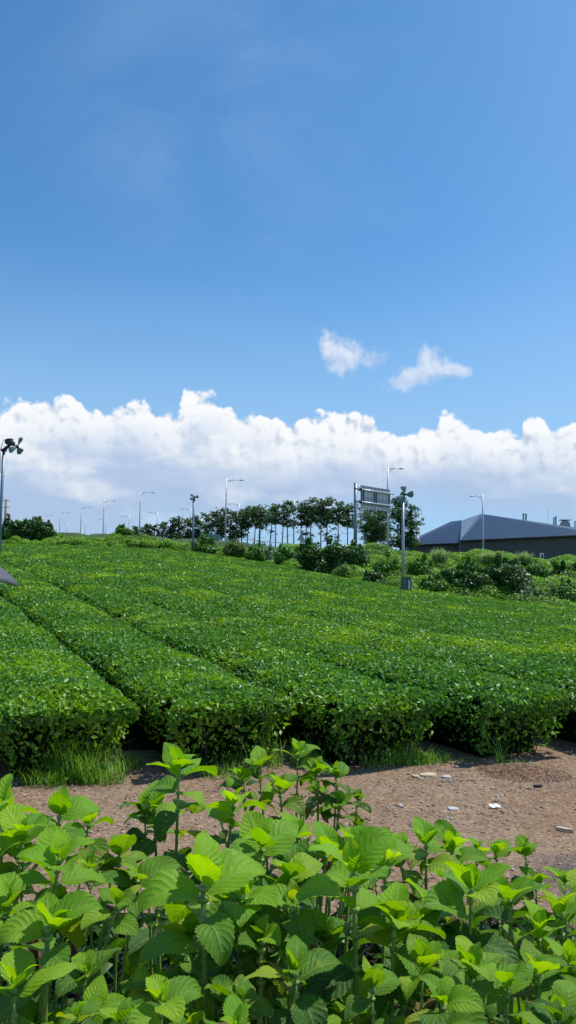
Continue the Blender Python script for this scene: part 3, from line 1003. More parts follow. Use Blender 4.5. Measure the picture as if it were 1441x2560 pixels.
# ------------------------------------------------------------------ trees
def tree(u, vtop, Y, vbase, label, crown0=.42, width=.2, lean=0.0, bare=0.0, thick=.12, dens=1.0, n=15, core=False, low=0.0):
    b = at(u, vbase, Y); t = at(u + lean, vtop, Y)
    gz = hz(b[0], Y)
    zb = min(gz, b[2]) - .1
    H = t[2] - zb; vis = t[2] - b[2]
    root = thing('pine_tree', (b[0], Y, zb), label, 'tree', 'windswept trees along the far road')
    tr = MB()
    npt = 8; pts = []; rad = []
    wob = (random.random() - .5) * .3
    for i in range(npt):
        f = i / (npt - 1)
        pts.append((b[0] + (t[0] - b[0]) * f + wob * math.sin(f * 3.1), Y + .1 * math.sin(f * 5), zb + H * .97 * f))
        rad.append(thick * (1 - .8 * f) + .015)
    tr.tube(pts, rad, 7)
    C = []; R = []
    W = vis * width * 1.02
    n = int(n * 1.5)
    for i in range(n):
        f = crown0 + (1 - crown0) * (i + .5) / n if random.random() > low else random.uniform(.12, crown0)
        f = min(.98, max(.1, f + random.uniform(-.04, .04)))
        a = random.random() * 2 * PI
        shape = min(1, (1.02 - f) / .22) ** .6 if f > crown0 else .8
        d = W * shape * random.uniform(.05, .85)
        zc = b[2] + vis * f
        base = np.array([b[0] + (t[0] - b[0]) * (H - vis + vis * f) / H, Y, zc - .25 * d])
        c = np.array([base[0] + d * math.cos(a), Y + d * math.sin(a), zc])
        tr.tube([base, (base + c) / 2 + [0, 0, -.03], c], [.045, .03, .012], 5, False)
        if random.random() < bare: continue
        r = W * random.uniform(.13, .27) * (.55 + .45 * shape)
        C.append(c); R.append([r * 1.1, r * 1.1, r * .75])
        for q in range(5):
            cc = c + np.array([random.uniform(-1, 1) * r * 2.0, random.uniform(-1, 1) * r * 2.0, random.uniform(-1.0, 1.3) * r])
            C.append(cc); rr = r * random.uniform(.3, .6); R.append([rr * 1.2, rr * 1.2, rr * .7])
    for i in range(5):
        f = random.uniform(.15, crown0 + .1); a = random.random() * 2 * PI; d = W * random.uniform(.3, .8)
        base = np.array([b[0] + (t[0] - b[0]) * (H - vis + vis * f) / H, Y, b[2] + vis * f])
        tr.tube([base, base + [d * math.cos(a) * .6, d * math.sin(a) * .6, .05], base + [d * math.cos(a), d * math.sin(a), .35 * d]], [.03, .02, .01], 4, False)
    tr.build('trunk', M['bark'], root, smooth=True)
    L = 5.2 * Y / F
    C = np.array(C); R = np.array(R)
    per = np.maximum(6, (dens * .95 * 4 * PI * R[:, 0] * R[:, 2] / (L * L * .4)).astype(int))
    V, Q = blob_cards(C, R, per, L, aspect=.42, up=.5, shell=.0)
    np_mesh('crown', V, Q, M['pine'], root)


def cx2(x): return 440 + x / 3.275
def cy2(y): return 1160 + y / 3.275


TREES = [  # crop-x base, crop-y top, lean(px), crown0, width
    (300, 395, 0, .30, .34), (335, 385, 2, .35, .34), (378, 368, 3, .40, .34), (440, 385, 3, .38, .34), (490, 392, 2, .36, .36),
    (537, 372, 4, .42, .33), (578, 350, 7, .45, .32), (640, 352, 6, .45, .32), (686, 352, 4, .55, .40), (766, 340, 12, .55, .34),
    (812, 440, 2, .80, .16), (862, 352, 7, .55, .26), (918, 300, -3, .48, .30), (1026, 322, 4, .48, .30), (1050, 350, 8, .50, .28), (1107, 292, 2, .50, .36),
    (1190, 308, 1, .50, .28), (1237, 282, -1, .52, .34), (1330, 314, 1, .52, .30), (1400, 330, 0, .46, .34)]
TL = ['behind the leftmost green board', 'rising over the middle of the green board', 'just left of the tallest left lamp post',
      'just right of the tallest left lamp post', 'left of the lamp beyond the tallest one', 'right of the second lamp of the middle pair',
      'leaning right, over the grey box', 'slim, left of the ivy-thick trunk', 'with the thick ivy-clad trunk', 'leaning strongly to the right alone in a gap',
      'reduced to a thin short stub', 'thin, left of the bare-topped tree', 'with bare top twigs left of a lamp arm', 'right behind the lamp post near triangular sign',
      'slender, just right of the triangular sign', 'straight, with the dark broad crown over the dark shrubs', 'narrow, second left of the tallest row tree',
      'tallest of the row, pointed', 'slim, second from the sign gantry post', 'nearest left of the sign gantry post']
for (x, yt, ln, c0, w), tl in zip(TREES, TL):
    Y = 124 if x > 700 else 136
    tree(cx2(x), cy2(yt), Y, 1366 if x > 900 else 1362, 'windswept tree ' + tl, c0, w * 1.0, ln, bare=.1 if x not in (918, 862) else .3,
         thick=.20 if x == 686 else .11, dens=1.0, n=16 if x != 812 else 4, low=.04 if x > 560 else .22)
LEFT = [(337, 1317, 'lowest, right of the round bright bush'), (363, 1311, 'low, right of the tall near lamp'), (384, 1314, 'low, left of a small lamp'), (405, 1307, 'dense, right of a small lamp'),
        (428, 1301, 'dense, midway between two small lamps'), (447, 1291, 'dense, left of the lamp by the middle fan'), (470, 1296, 'behind the lamp left of the middle fan'), (492, 1291, 'just right of the middle fan pole'),
        (513, 1287, 'dense, second right of the middle fan pole')]
for u, vt, tl in LEFT:
    tree(u, vt, 165, 1356, 'windswept dark tree ' + tl, .22, .38, 3, n=20, dens=1.0, low=.2, thick=.14)

# the two broad trees by the gantry
tree(938, 1272, 92, 1378, 'broad spreading tree behind the hanging road sign panel', .25, .58, -2, n=34, thick=.26, dens=.7)
tree(1000, 1245, 96, 1376, 'tall broad tree between the tallest lamp and the big fan', .12, .34, 0, n=36, thick=.2, low=.1, dens=.75)
tree(1028, 1262, 95, 1372, 'dense broad tree right behind the big fan pole', .10, .32, 0, n=34, thick=.2, low=.1, dens=.75)


# ------------------------------------------------------------------ street lamps
def lamp(u, v, Y, ua, vbase, label):
    t = at(u, v, Y); b = at(u - (v - vbase) * 0, vbase, Y)
    zb = min(b[2], hz(t[0], Y)) - .1
    root = thing('street_lamp', (t[0], Y, zb), label, 'street lamp', 'grey street lamps along the road')
    s = 1 if ua > u else -1
    A = abs(at(ua, v, Y)[0] - t[0])
    x, z = t[0], t[2]
    MB().tube([(x, Y, zb), (x, Y, zb + (z - zb) * .5), (x, Y, z)], [.12, .10, .07], 10).build('pole', M['lampgrey'], root, smooth=True)
    MB().tube([(x, Y, zb), (x, Y, zb + .9)], [.17, .16], 10).build('base', M['lampgrey'], root, smooth=True)
    MB().tube([(x, Y, z - .30), (x + s * A * .25, Y, z - .20), (x + s * A * .5, Y, z - .17), (x + s * A * .72, Y, z - .17)], [.045, .04, .035, .035], 8).build('arm', M['lampgrey'], root, smooth=True)
    MB().tube([(x, Y, z - .75), (x + s * A * .12, Y, z - .5), (x + s * A * .34, Y, z - .24)], [.03, .025, .02], 6).build('brace', M['lampgrey'], root, smooth=True)
    h = MB()
    hx = x + s * A * .86
    prof = [(-.16, .02, .05), (-.10, .10, .11), (.02, .13, .12), (.10, .12, .09), (.15, .05, .04)]
    V = []; n = 10
    for (dx, wy, hh) in prof:
        for k in range(n):
            a = 2 * PI * k / n
            V.append((hx + s * dx * A, Y + wy * 1.3 * math.cos(a), z - .17 + hh * .55 * math.sin(a) - (.02 if math.sin(a) < 0 else 0)))
    Fs = [[i * n + k, i * n + (k + 1) % n, (i + 1) * n + (k + 1) % n, (i + 1) * n + k] for i in range(len(prof) - 1) for k in range(n)]
    Fs += [list(range(n)), [(len(prof) - 1) * n + k for k in range(n)]]
    h.add(V, Fs); h.build('lamp_head', M['galv'], root, smooth=True)


LAMPS = [
    (970, 1167, 80, 1010, 1387, 'tallest street lamp, standing right of the sign gantry with arm to the right'),
    (567, 1197, 106, 611, 1368, 'tall street lamp with arm to the right, left of the windswept tree row middle'),
    (352, 1229, 140, 388, 1350, 'street lamp with arm to the right, just right of the round bright bush'),
    (261, 1250, 172, 291, 1350, 'street lamp with arm to the right, just left of the round bright bush'),
    (204, 1267, 208, 231, 1350, 'street lamp with arm to the right, third of that kind from the left clump'),
    (151, 1280, 250, 174, 1350, 'street lamp with arm to the right, first clear of the left shrub clump'),
    (112, 1288, 300, 133, 1350, 'street lamp with arm to the right, rising out of the left shrub clump'),
    (1207, 1237, 92, 1175, 1390, 'street lamp in front of the blue-roofed building'),
    (736, 1250, 128, 705, 1375, 'street lamp with arm to the left beside the triangular sign'),
    (599, 1258, 150, 570, 1365, 'street lamp with arm to the left, close right of the tall lamp in the trees'),
    (477, 1271, 172, 450, 1356, 'street lamp with arm to the left beside the middle fan pole'),
    (394, 1280, 198, 371, 1352, 'street lamp with arm to the left among the low dark trees'),
    (324, 1289, 228, 303, 1350, 'street lamp with arm to the left rising behind the round bright bush'),
    (265, 1297, 262, 247, 1350, 'street lamp with arm to the left, short, beside the second tall post'),
    (214, 1302, 300, 198, 1350, 'short distant street lamp with arm to the left, right of the third post'),
    (168, 1308, 340, 155, 1350, 'short distant street lamp with arm to the left, in the gap right of left clump'),
    (134, 1311, 380, 127, 1350, 'most distant street lamp with arm to the left at the edge of left clump'),
]
for l in LAMPS: lamp(*l)


# ------------------------------------------------------------------ road strip behind the bank
def road():
    mids = [(at(970, 1400, 80), at(1207, 1400, 92)), (at(567, 1390, 106), at(736, 1390, 128)), (at(352, 1370, 140), at(477, 1370, 172)),
            (at(261, 1360, 172), at(324, 1360, 228)), (at(204, 1360, 208), at(265, 1360, 262)), (at(112, 1360, 300), at(134, 1360, 380))]
    V = []; N = 60; A = np.array([m[0][:2] for m in mids]); B = np.array([m[1][:2] for m in mids])
    tt = np.linspace(0, 1, len(A)); T = np.linspace(0, 1, N)
    for t in T:
        a = np.array([np.interp(t, tt, A[:, 0]), np.interp(t, tt, A[:, 1])]); b = np.array([np.interp(t, tt, B[:, 0]), np.interp(t, tt, B[:, 1])])
        for s in np.linspace(.12, .88, 9):
            p = a * (1 - s) + b * s; V.append([p[0], p[1], hz(p[0], p[1]) + .06])
    V = np.array(V)
    i = np.arange(N - 1)[:, None] * 9; j = np.arange(8)[None]
    Q = np.stack([i + j, i + j + 1, i + 9 + j + 1, i + 9 + j], -1).reshape(-1, 4)
    np_mesh('road', V, Q, M['asphalt'], kind='structure')


road()


# ------------------------------------------------------------------ frost fans
def fan_blade(mb, hub, axis, ang, length, width, pitch=.5):
    axis = np.array(axis, float); axis /= np.linalg.norm(axis)
    ref = np.array([0, 0, 1.0]) if abs(axis[2]) < .9 else np.array([0, 1.0, 0])
    e2 = ref - axis * ref.dot(axis); e2 /= np.linalg.norm(e2); e1 = np.cross(e2, axis)   # e1: viewer's right when axis faces the viewer
    rd = e1 * math.cos(ang) + e2 * math.sin(ang); td = -e1 * math.sin(ang) + e2 * math.cos(ang)
    nu, nv = 7, 9; V = []
    for side in (0, 1):
        for j in range(nv):
            f = j / (nv - 1)
            w = width * (.16 + .84 * math.sin(min(1, f * 1.05 + .02) ** 1.3 * PI * .62) ** 1.0) * (1 if f < .8 else math.sqrt(max(0.02, 1 - ((f - .8) / .2) ** 2)))
            tw = pitch * (1 - .55 * f)
            for i in range(nu):
                s = i / (nu - 1) - .5 + .06 * f
                p = hub + rd * (.03 + length * f) + td * math.cos(tw) * w * s + axis * (math.sin(tw) * w * s + .10 * w * (1 - 4 * s * s)) + axis * (.008 * side)
                V.append(p)
    Fs = []
    o = nu * nv
    for j in range(nv - 1):
        for i in range(nu - 1):
            a = j * nu + i
            Fs.append([a, a + 1, a + nu + 1, a + nu]); Fs.append([o + a, o + a + nu, o + a + nu + 1, o + a + 1])
    for j in range(nv - 1):
        for i in (0, nu - 1):
            a = j * nu + i; Fs.append([a, a + nu, o + a + nu, o + a])
    for i in range(nu - 1):
        for j in (0, nv - 1):
            a = j * nu + i; Fs.append([a, a + 1, o + a + 1, o + a])
    mb.add(V, Fs)


def fan(top, hubp, axis, angs, blen, bwid, label, r=.075, boxsz=None, boxz=0, polem='galv', base_xy=None, zbase=None, motor_dark=True, pitch=.5):
    zb = hz(top[0], top[1]) if zbase is None else zbase
    root = thing('frost_fan', (top[0], top[1], zb), label, 'fan', 'frost protection fans in the tea field')
    MB().tube([(top[0], top[1], zb), (top[0], top[1], zb + (top[2] - zb) * .5), top], [r * 1.05, r, r * .95], 14).build('pole', M[polem], root, smooth=True)
    MB().tube([(top[0], top[1], top[2] - .02), (top[0], top[1], top[2] + .07)], [r * 1.9, r * 1.9], 14).build('pole_cap', M['dark'], root)
    ax = np.array(axis, float); ax /= np.linalg.norm(ax)
    back = hubp - ax * .55
    m = MB()
    m.tube([hubp - ax * .62, hubp - ax * .56, hubp - ax * .24, hubp - ax * .18], [.08, .125, .125, .07], 12)
    m.tube([hubp - ax * .2, hubp], [.025, .025], 8)
    m.box(hubp - ax * .40 + np.array([0, 0, .10]), (.18, .16, .12), X=(ax[0], ax[1], 0.0001))
    m.build('motor', M['dark'], root)
    b = MB(); b.tube([np.array(top) + [0, 0, .05], hubp - ax * .42 + np.array([0, 0, -.12])], [.06, .07], 8)
    b.build('tilt_bracket', M['dark'], root)
    MB().tube([hubp - ax * .04, hubp + ax * .05], [.075, .05], 12).build('hub', M['dark'], root)
    for a in angs:
        bb = MB(); fan_blade(bb, hubp, ax, math.radians(a), blen, bwid, pitch); bb.build('blade', M['blade'], root, smooth=True)
    # loose power cable
    c0 = hubp - ax * .58
    MB().tube([c0, c0 + [-.12, 0, .06], np.array(top) + [-.16, 0, .02], np.array(top) + [-r - .03, -.02, -.4], np.array(top) + [-r - .015, -.02, -.9]], .012, 5).build('cable', M['dark'], root)
    if boxsz:
        w, d, h = boxsz
        c = np.array([top[0] + w * .28, top[1] - d * .6 - r, zb + boxz + h / 2])
        X = (.93, .36, 0)
        bx = MB().box(c, (w, d, h), X=X).build('control_box', M['boxgreen'], root)
        X = np.array(X) / np.linalg.norm(X); Yv = np.array([-X[1], X[0], 0])
        MB().box(c + X * w * .12 - Yv * (d / 2 + .012), (w * .50, .02, h * .80), X=X).build('box_frame', M['dark'], bx).matrix_parent_inverse.identity()
        MB().box(c + X * w * .12 - Yv * (d / 2 + .028), (w * .32, .015, h * .66), X=X).build('box_window', M['boxglass'], bx)
        MB().box(c + np.array([0, 0, h / 2 + .015]), (w * 1.08, d * 1.1, .03), X=X).build('box_lid', M['boxgreen'], bx)
        # children were built in world space relative to the box's parent: the box itself sits at its parent's origin
        for ch in bx.children:
            ch.data.transform(Matrix.Translation(-Vector(root.location)))
    return root


p1 = at(1008, 1247, 42); h1 = at(1012.5, 1236, 41.2)
fan(p1, h1, (.12, -1, -.05), (100, 0, 218), .47, .38, 'big three-bladed fan on grey pole with olive control box at its foot', r=.078, boxsz=(.42, .40, .78), boxz=.62)
p2 = at(485, 1250, 79); h2 = at(486, 1243.5, 78.2)
fan(p2, h2, (.1, -1, -.1), (135, 10, 205), .44, .34, 'middle three-bladed fan on dark blue pole at the field top', r=.10, boxsz=(.5, .45, .8), boxz=.9, polem='bluegrey')
p3 = at(10, 1127, 30); h3 = at(43.5, 1117, 29.6)
fan(p3, h3, (.84, -.30, -.45), (88, 208, 328), .40, .30, 'side-on fan on leaning blue-grey pole cut by the left picture edge', r=.062, polem='bluegrey', pitch=.35)
# dark boards of the middle fan's foot
x, y = at(485, 1372, 79)[:2]


# ------------------------------------------------------------------ sign gantry
def gantry():
    Y = 70.0
    top = at(889.5, 1208, Y); x0 = top[0]
    zb = hz(x0, Y) - .1
    root = thing('sign_gantry', (x0, Y, zb), 'blue-grey cantilever sign gantry holding a large sign seen from behind', 'sign gantry')
    MB().tube([(x0, Y, zb), (x0, Y, top[2])], [.165, .165], 20).build('post', M['bluegrey'], root, smooth=True)
    MB().tube([(x0, Y, top[2]), (x0, Y, top[2] + .03)], [.17, .17], 20).build('post_cap', M['bluegrey'], root)
    dirv = np.array([.66, .75, 0]); dirv /= np.linalg.norm(dirv)
    far = at(981, 1237.5, Y + 3.9); 
    dirv = np.array([far[0] - x0, 3.9, 0]); Ln = np.linalg.norm(dirv); dirv /= Ln
    nrm = np.array([dirv[1], -dirv[0], 0])       # towards the camera side
    for v in (1222, 1253.5):
        z = at(889, v, Y)[2]
        b = np.array([x0, Y, z]) - dirv * .35; e = np.array([x0, Y, z]) + dirv * Ln
        bar = MB().tube([b + nrm * .12, e + nrm * .12], [.085, .085], 12).build('arm', M['lampgrey'], root, smooth=True)
        cc = np.array([x0, Y, z])
        MB().tube([cc + dirv * .38 + nrm * .12, cc + dirv * .46 + nrm * .12], [.17, .17], 12).build('flange', M['dark'], root)
        MB().tube([cc + dirv * .50 + nrm * .12, cc + dirv * .58 + nrm * .12], [.17, .17], 12).build('flange', M['dark'], root)
        MB().tube([cc - dirv * .30 + nrm * .12, cc - dirv * .22 + nrm * .12], [.13, .13], 12).build('flange', M['dark'], root)
    # panel, behind the arms as seen from here
    pz0 = at(903, 1270.5, Y + .6)[2]; pz1 = at(903, 1213.5, Y + .6)[2]
    s0 = .85; s1 = Ln - .30
    P0 = np.array([x0, Y, 0]) + dirv * s0 - nrm * .10; P1 = np.array([x0, Y, 0]) + dirv * s1 - nrm * .10
    c = (P0 + P1) / 2; c[2] = (pz0 + pz1) / 2
    pan = MB().box(c, (s1 - s0, .03, pz1 - pz0), X=dirv).build('sign_panel', M['signback'], root)
    n = 8
    rb = MB()
    for i in range(n + 1):
        q = P0 + (P1 - P0) * i / n + nrm * .025; q[2] = c[2]
        rb.box(q, (.035, .02, pz1 - pz0), X=dirv)
    rb.build('panel_seams', M['bluegrey'], root)
    zl = at(889, 1253.5, Y)[2]; zh = at(889, 1222, Y)[2]
    for f in (.03, .10, .47, .53, .985):
        q = P0 + (P1 - P0) * f + nrm * .07; q[2] = (zl + zh) / 2
        MB().box(q, (.09, .06, zh - zl + .2), X=dirv).build('panel_brace', M['bluegrey'], root)
    for zz in (pz0, pz1):
        q = (P0 + P1) / 2 + nrm * .02; q[2] = zz
        MB().box(q, (s1 - s0 + .02, .05, .04), X=dirv).build('panel_rim', M['bluegrey'], root)


gantry()


# ------------------------------------------------------------------ building
def building():
    f1 = 108.0
    A = {}
    def P(n, u, v, Y): A[n] = at(u, v, Y)
    P('wl', 1015, 1361.5, 104); P('wr', 1151.5, 1356.7, 100)     # wing eave
    P('r1', 1128.5, 1303.4, 112); P('r2', 1154.5, 1300.4, 110)
    P('vb', 1149.5, 1349, 99.5)                                   # valley foot = main eave left
    P('ml', 1151, 1350.5, 97); P('mr', 1500, 1334.5, 88)
    P('pk', 1200.4, 1284.8, 108); P('pk2', 1211, 1285.6, 108)
    P('rr', 1500, 1327, 112)
    P('bl', 1010, 1358, 125); P('br', 1500, 1330, 140)
    cx = (A['ml'][0] + A['mr'][0]) / 2
    base = hz(A['ml'][0], 98) - 1.5
    root = thing('roofed_hall', (cx, 100, base), 'long low hall with faceted blue metal roof and grey board walls behind the bank', 'building')
    # roofs with thickness
    def sheet(name, polys, mat, th=.12):
        V = []; Fs = []
        for poly in polys:
            o = len(V); V += [list(A[k]) for k in poly]; Fs.append(list(range(o, o + len(poly))))
        ob = np_mesh(name, np.array(V), Fs, mat, root)
        so = ob.modifiers.new('t', 'SOLIDIFY'); so.thickness = th; so.offset = -1
        return ob
    A['hip'] = at(1500, 1333.2, 90.5)
    sheet('wing_roof', [['wl', 'wr', 'r2', 'r1'], ['wl', 'r1', 'bl']], M['roof'])
    sheet('lit_roof_facet', [['ml', 'pk', 'r2']], M['rooflit'])  # same roof metal, its reflected light painted as a paler facet
    sheet('main_roof', [['ml', 'mr', 'pk2', 'pk']], M['roof'])
    sheet('upper_roof', [['pk2', 'mr', 'hip', 'rr'], ['pk', 'pk2', 'rr', 'br'], ['r1', 'r2', 'pk', 'br', 'bl']], M['rooflit' if False else 'roof'])
    # pale streaks: standing seams on the main hip
    sm = MB()
    for i in range(9):
        f = i / 9
        a = A['ml'] * (1 - f) + A['pk'] * f; b = A['ml'] * (1 - f) + A['r2'] * f
        a = A['pk'] * f + A['ml'] * (1 - f); b = A['r2'] * f + A['ml'] * (1 - f)
        sm.tube([a + [0, -.05, .05], b + [0, -.05, .05]], .035, 4)
    sm.build('roof_seams', M['bluegrey'], root)
    # walls
    def wall(name, a, b, inset, mat, h0=None):
        a = A[a] + np.array([0, inset, -.10]); b = A[b] + np.array([0, inset, -.10])
        t = .25
        V = [[a[0], a[1], base], [b[0], b[1], base], b, a, [a[0], a[1] + t, base], [b[0], b[1] + t, base], b + [0, t, 0], a + [0, t, 0]]
        return np_mesh(name, np.array([list(q) for q in V]), [[0, 1, 2, 3], [5, 4, 7, 6], [4, 0, 3, 7], [1, 5, 6, 2], [3, 2, 6, 7]], mat, root)
    wall('wing_wall', 'wl', 'wr', .45, M['wall'])
    A['ml2'] = A['ml'] + np.array([.1, 0, 0])
    w = wall('main_wall', 'ml2', 'mr', .5, M['wall'])
    # return wall between wing and main volume, left end wall
    def side(name, a, b, mat):
        a = A[a] + np.array([.12, .5, -.12]); b = A[b] + np.array([.12, .5, -.12])
        V = [[a[0], a[1], base], [b[0], b[1], base], b, a]; V += [[q[0] + .2, q[1], q[2]] for q in V]
        np_mesh(name, np.array([list(map(float, q)) for q in V]), [[0, 1, 2, 3], [7, 6, 5, 4], [0, 4, 5, 1], [3, 2, 6, 7], [0, 3, 7, 4], [1, 5, 6, 2]], mat, root)
    side('return_wall', 'ml', 'wr', M['wall'])
    side('end_wall', 'wl', 'bl', M['wall'])
    # fascia strips
    for a, b in (('wl', 'wr'), ('ml', 'mr')):
        a_, b_ = A[a] + [0, -.06, -.10], A[b] + [0, -.06, -.10]
        MB().tube([a_, b_], .13, 6).build('gutter', M['dark'], root)
    # pale corner panel at the wing's left end
    c0 = at(1019, 1380, 103.9); c0[2] = (A['wl'][2] - .25 + base) / 2
    MB().box(c0 + np.array([.3, .25, 0]), (.9, .3, A['wl'][2] - .25 - base), X=(1, -.5, 0)).build('corner_panel', M['bluegrey'], root)
    # windows of the wing
    for (ua, ub, va, vb) in ((1107, 1139, 1369, 1381),):
        a = at((ua + ub) / 2, (va + vb) / 2, 101.2)
        wn = MB().box(a + np.array([0, .15, 0]), ((ub - ua) * 101 / F, .25, (vb - va) * 101 / F), X=(1, -.52, 0)).build('window', M['glass'], root)
    c1 = at(1202, 1372, 96.4); 
    MB().box([c1[0], c1[1] - .3, (A['ml'][2] - .6 + base) / 2], (.14, .14, A['ml'][2] - .6 - base)).build('downpipe', M['dark'], root)
    # roof furniture
    def stack(u, vt, vb, Y, r, nm='vent_pipe', cap=True):
        t = at(u, vt, Y); b = at(u, vb + 6, Y)
        m = MB().tube([b, (t[0], Y, t[2])], r, 10)
        if cap: m.tube([(t[0], Y, t[2] - .02), (t[0], Y, t[2] + .10)], r * 1.45, 10)
        m.build(nm, M['galv'], root)
    stack(1309, 1285.5, 1298, 113, .13); stack(1315.5, 1286, 1299, 113, .13)
    stack(1385, 1296.5, 1308, 112, .11); stack(1390, 1292.5, 1309, 112, .12)
    stack(1438, 1305, 1317, 110, .10); stack(1371, 1274, 1307, 112, .022, 'antenna', False)
    t = at(1413, 1306, 111)
    v = MB()
    v.box(t + [0, 0, -.35], (1.35, 1.2, .9), taper=.7); v.tube([t + [0, 0, .1], t + [0, 0, .28]], .40, 14)
    v.build('roof_ventilator', M['concrete'], root)
    MB().box(t + np.array([0, 0, .33]), (1.45, 1.1, .10)).build('ventilator_cap', M['woodpole'], root)
    return A, base


A_, base_ = building()
# flue beside the hall
b = at(1044, 1352, 106); t = at(1044, 1315, 106)
fl = thing('flue_pipe', (b[0], 106, hz(b[0], 106)), 'white capped flue pipe between the dense tree and the blue roof', 'flue pipe')
MB().tube([(b[0], 106, hz(b[0], 106)), (b[0], 106, t[2])], [.2, .2], 12).build('pipe', M['white'], fl, smooth=True)
MB().tube([(b[0], 106, t[2] - .55), (b[0], 106, t[2])], [.36, .36], 12).build('cap', M['white'], fl, smooth=True)


# ------------------------------------------------------------------ small road furniture
def post_sign():
    Y = 92
    b = at(753.5, 1380, Y); c = at(753.5, 1346, Y)
    zb = hz(b[0], Y)
    root = thing('warning_sign', (b[0], Y, zb), 'grey back of a triangular road sign on a thin post before the trees', 'road sign')
    MB().tube([(b[0], Y, zb), (b[0], Y, c[2] + .75)], .035, 8).build('post', M['galv'], root)
    s = .62
    V = []
    for dy in (-.06, -.04):
        V += [[c[0] - s * .85, Y + dy, c[2] - s * .42], [c[0] + s * .85, Y + dy, c[2] - s * .42], [c[0] + .08, Y + dy, c[2] + s * .78], [c[0] - .08, Y + dy, c[2] + s * .78]]
    np_mesh('plate', np.array(V), [[0, 1, 2, 3], [7, 6, 5, 4], [0, 4, 5, 1], [1, 5, 6, 2], [2, 6, 7, 3], [3, 7, 4, 0]], M['signback'], root)


post_sign()


def green_board():
    Y = 120
    a = at(501, 1355, Y); b = at(551, 1336, Y); c = (a + b) / 2; zb = hz(c[0], Y)
    root = thing('road_board', (c[0], Y, zb), 'wide grey-green road board seen through the tree trunks right of the middle fan', 'road sign')
    MB().box(c, (b[0] - a[0], .08, b[2] - a[2])).build('board', M['signgreen'], root)
    for s in (-1, 1):
        MB().tube([(c[0] + s * 1.1, Y + .1, zb), (c[0] + s * 1.1, Y + .1, b[2])], .06, 8).build('post', M['galv'], root)


green_board()


def boxy(name, u0, u1, v0, v1, Y, mat, label, cat, door=None):
    a = at(u0, v1, Y); b = at(u1, v0, Y)
    c = (a + b) / 2; zb = min(hz(c[0], Y), a[2]) - .2
    root = thing(name, (c[0], Y, zb), label, cat)
    w = b[0] - a[0]
    MB().box((c[0], Y, (zb + b[2]) / 2), (w, w * .7, b[2] - zb)).build('body', M[mat], root)
    MB().box((c[0], Y, b[2] + .02), (w * 1.1, w * .8, .04)).build('lid', M[mat], root)
    MB().box((c[0], Y - w * .36, (a[2] + b[2]) / 2), (w * .6, .02, (b[2] - a[2]) * .7)).build('door', M[door or 'galv'], root)


boxy('utility_box', 586, 594, 1346, 1358, 100, 'boxgreen', 'small olive utility box left of the pale one before the trees', 'utility box')
boxy('utility_cabinet', 616, 624, 1359, 1374, 84, 'concrete', 'pale grey utility cabinet on the bank below the trees', 'utility box')
boxy('white_notice_frame', 1351, 1359, 1384, 1399, 78, 'white', 'small white framed notice box before the grey board wall', 'notice box', 'dark')
boxy('red_notice_board', 1437, 1446, 1391, 1402, 76, 'red', 'small red board cut by the right picture edge before the wall', 'notice board', 'white')


def guard_rail():
    root = thing('guard_rail', (-1, 108, hz(-1, 108)), 'thin metal guard rail running behind the trunks of the tree row', 'guard rail')
    r = MB(); 
    pts = [at(u, v, Y) for u, v, Y in ((545, 1353, 118), (620, 1349, 116), (680, 1355, 113), (760, 1363, 110))]
    r.tube(pts, .05, 6).build('rail', M['galv'], root)
    for u in (560, 590, 620, 650, 680, 710, 740):
        v = np.interp(u, [545, 620, 680, 760], [1353, 1349, 1355, 1363]); Y = np.interp(u, [545, 620, 680, 760], [118, 116, 113, 110])
        p = at(u, v, Y); MB().tube([(p[0], p[1], hz(p[0], p[1])), p], .04, 6).build('post', M['galv'], root)


guard_rail()


def utility_pole(u, vt, Y, label, r, arms):
    t = at(u, vt, Y); zb = hz(t[0], Y)
    root = thing('utility_pole', (t[0], Y, zb), label, 'utility pole', 'wooden utility poles')
    MB().tube([(t[0], Y, zb), t], [r * 1.3, r], 10).build('pole', M['woodpole'], root, smooth=True)
    for dz in arms:
        MB().box(t + np.array([0, -.15, dz]), (1.5, .1, .1)).build('crossarm', M['dark'], root)
        for s in (-.65, 0.25, .65):
            MB().tube([t + np.array([s, -.15, dz + .05]), t + np.array([s, -.15, dz + .22])], [.05, .03], 6).build('insulator', M['white'], root)


utility_pole(16, 1248, 150, 'brownish wooden utility pole above the left shrub clump', .20, (-.3, -1.6))
utility_pole(3, 1243, 165, 'thin utility pole at the left picture edge behind the fan pole', .10, (-.2, -1.2))


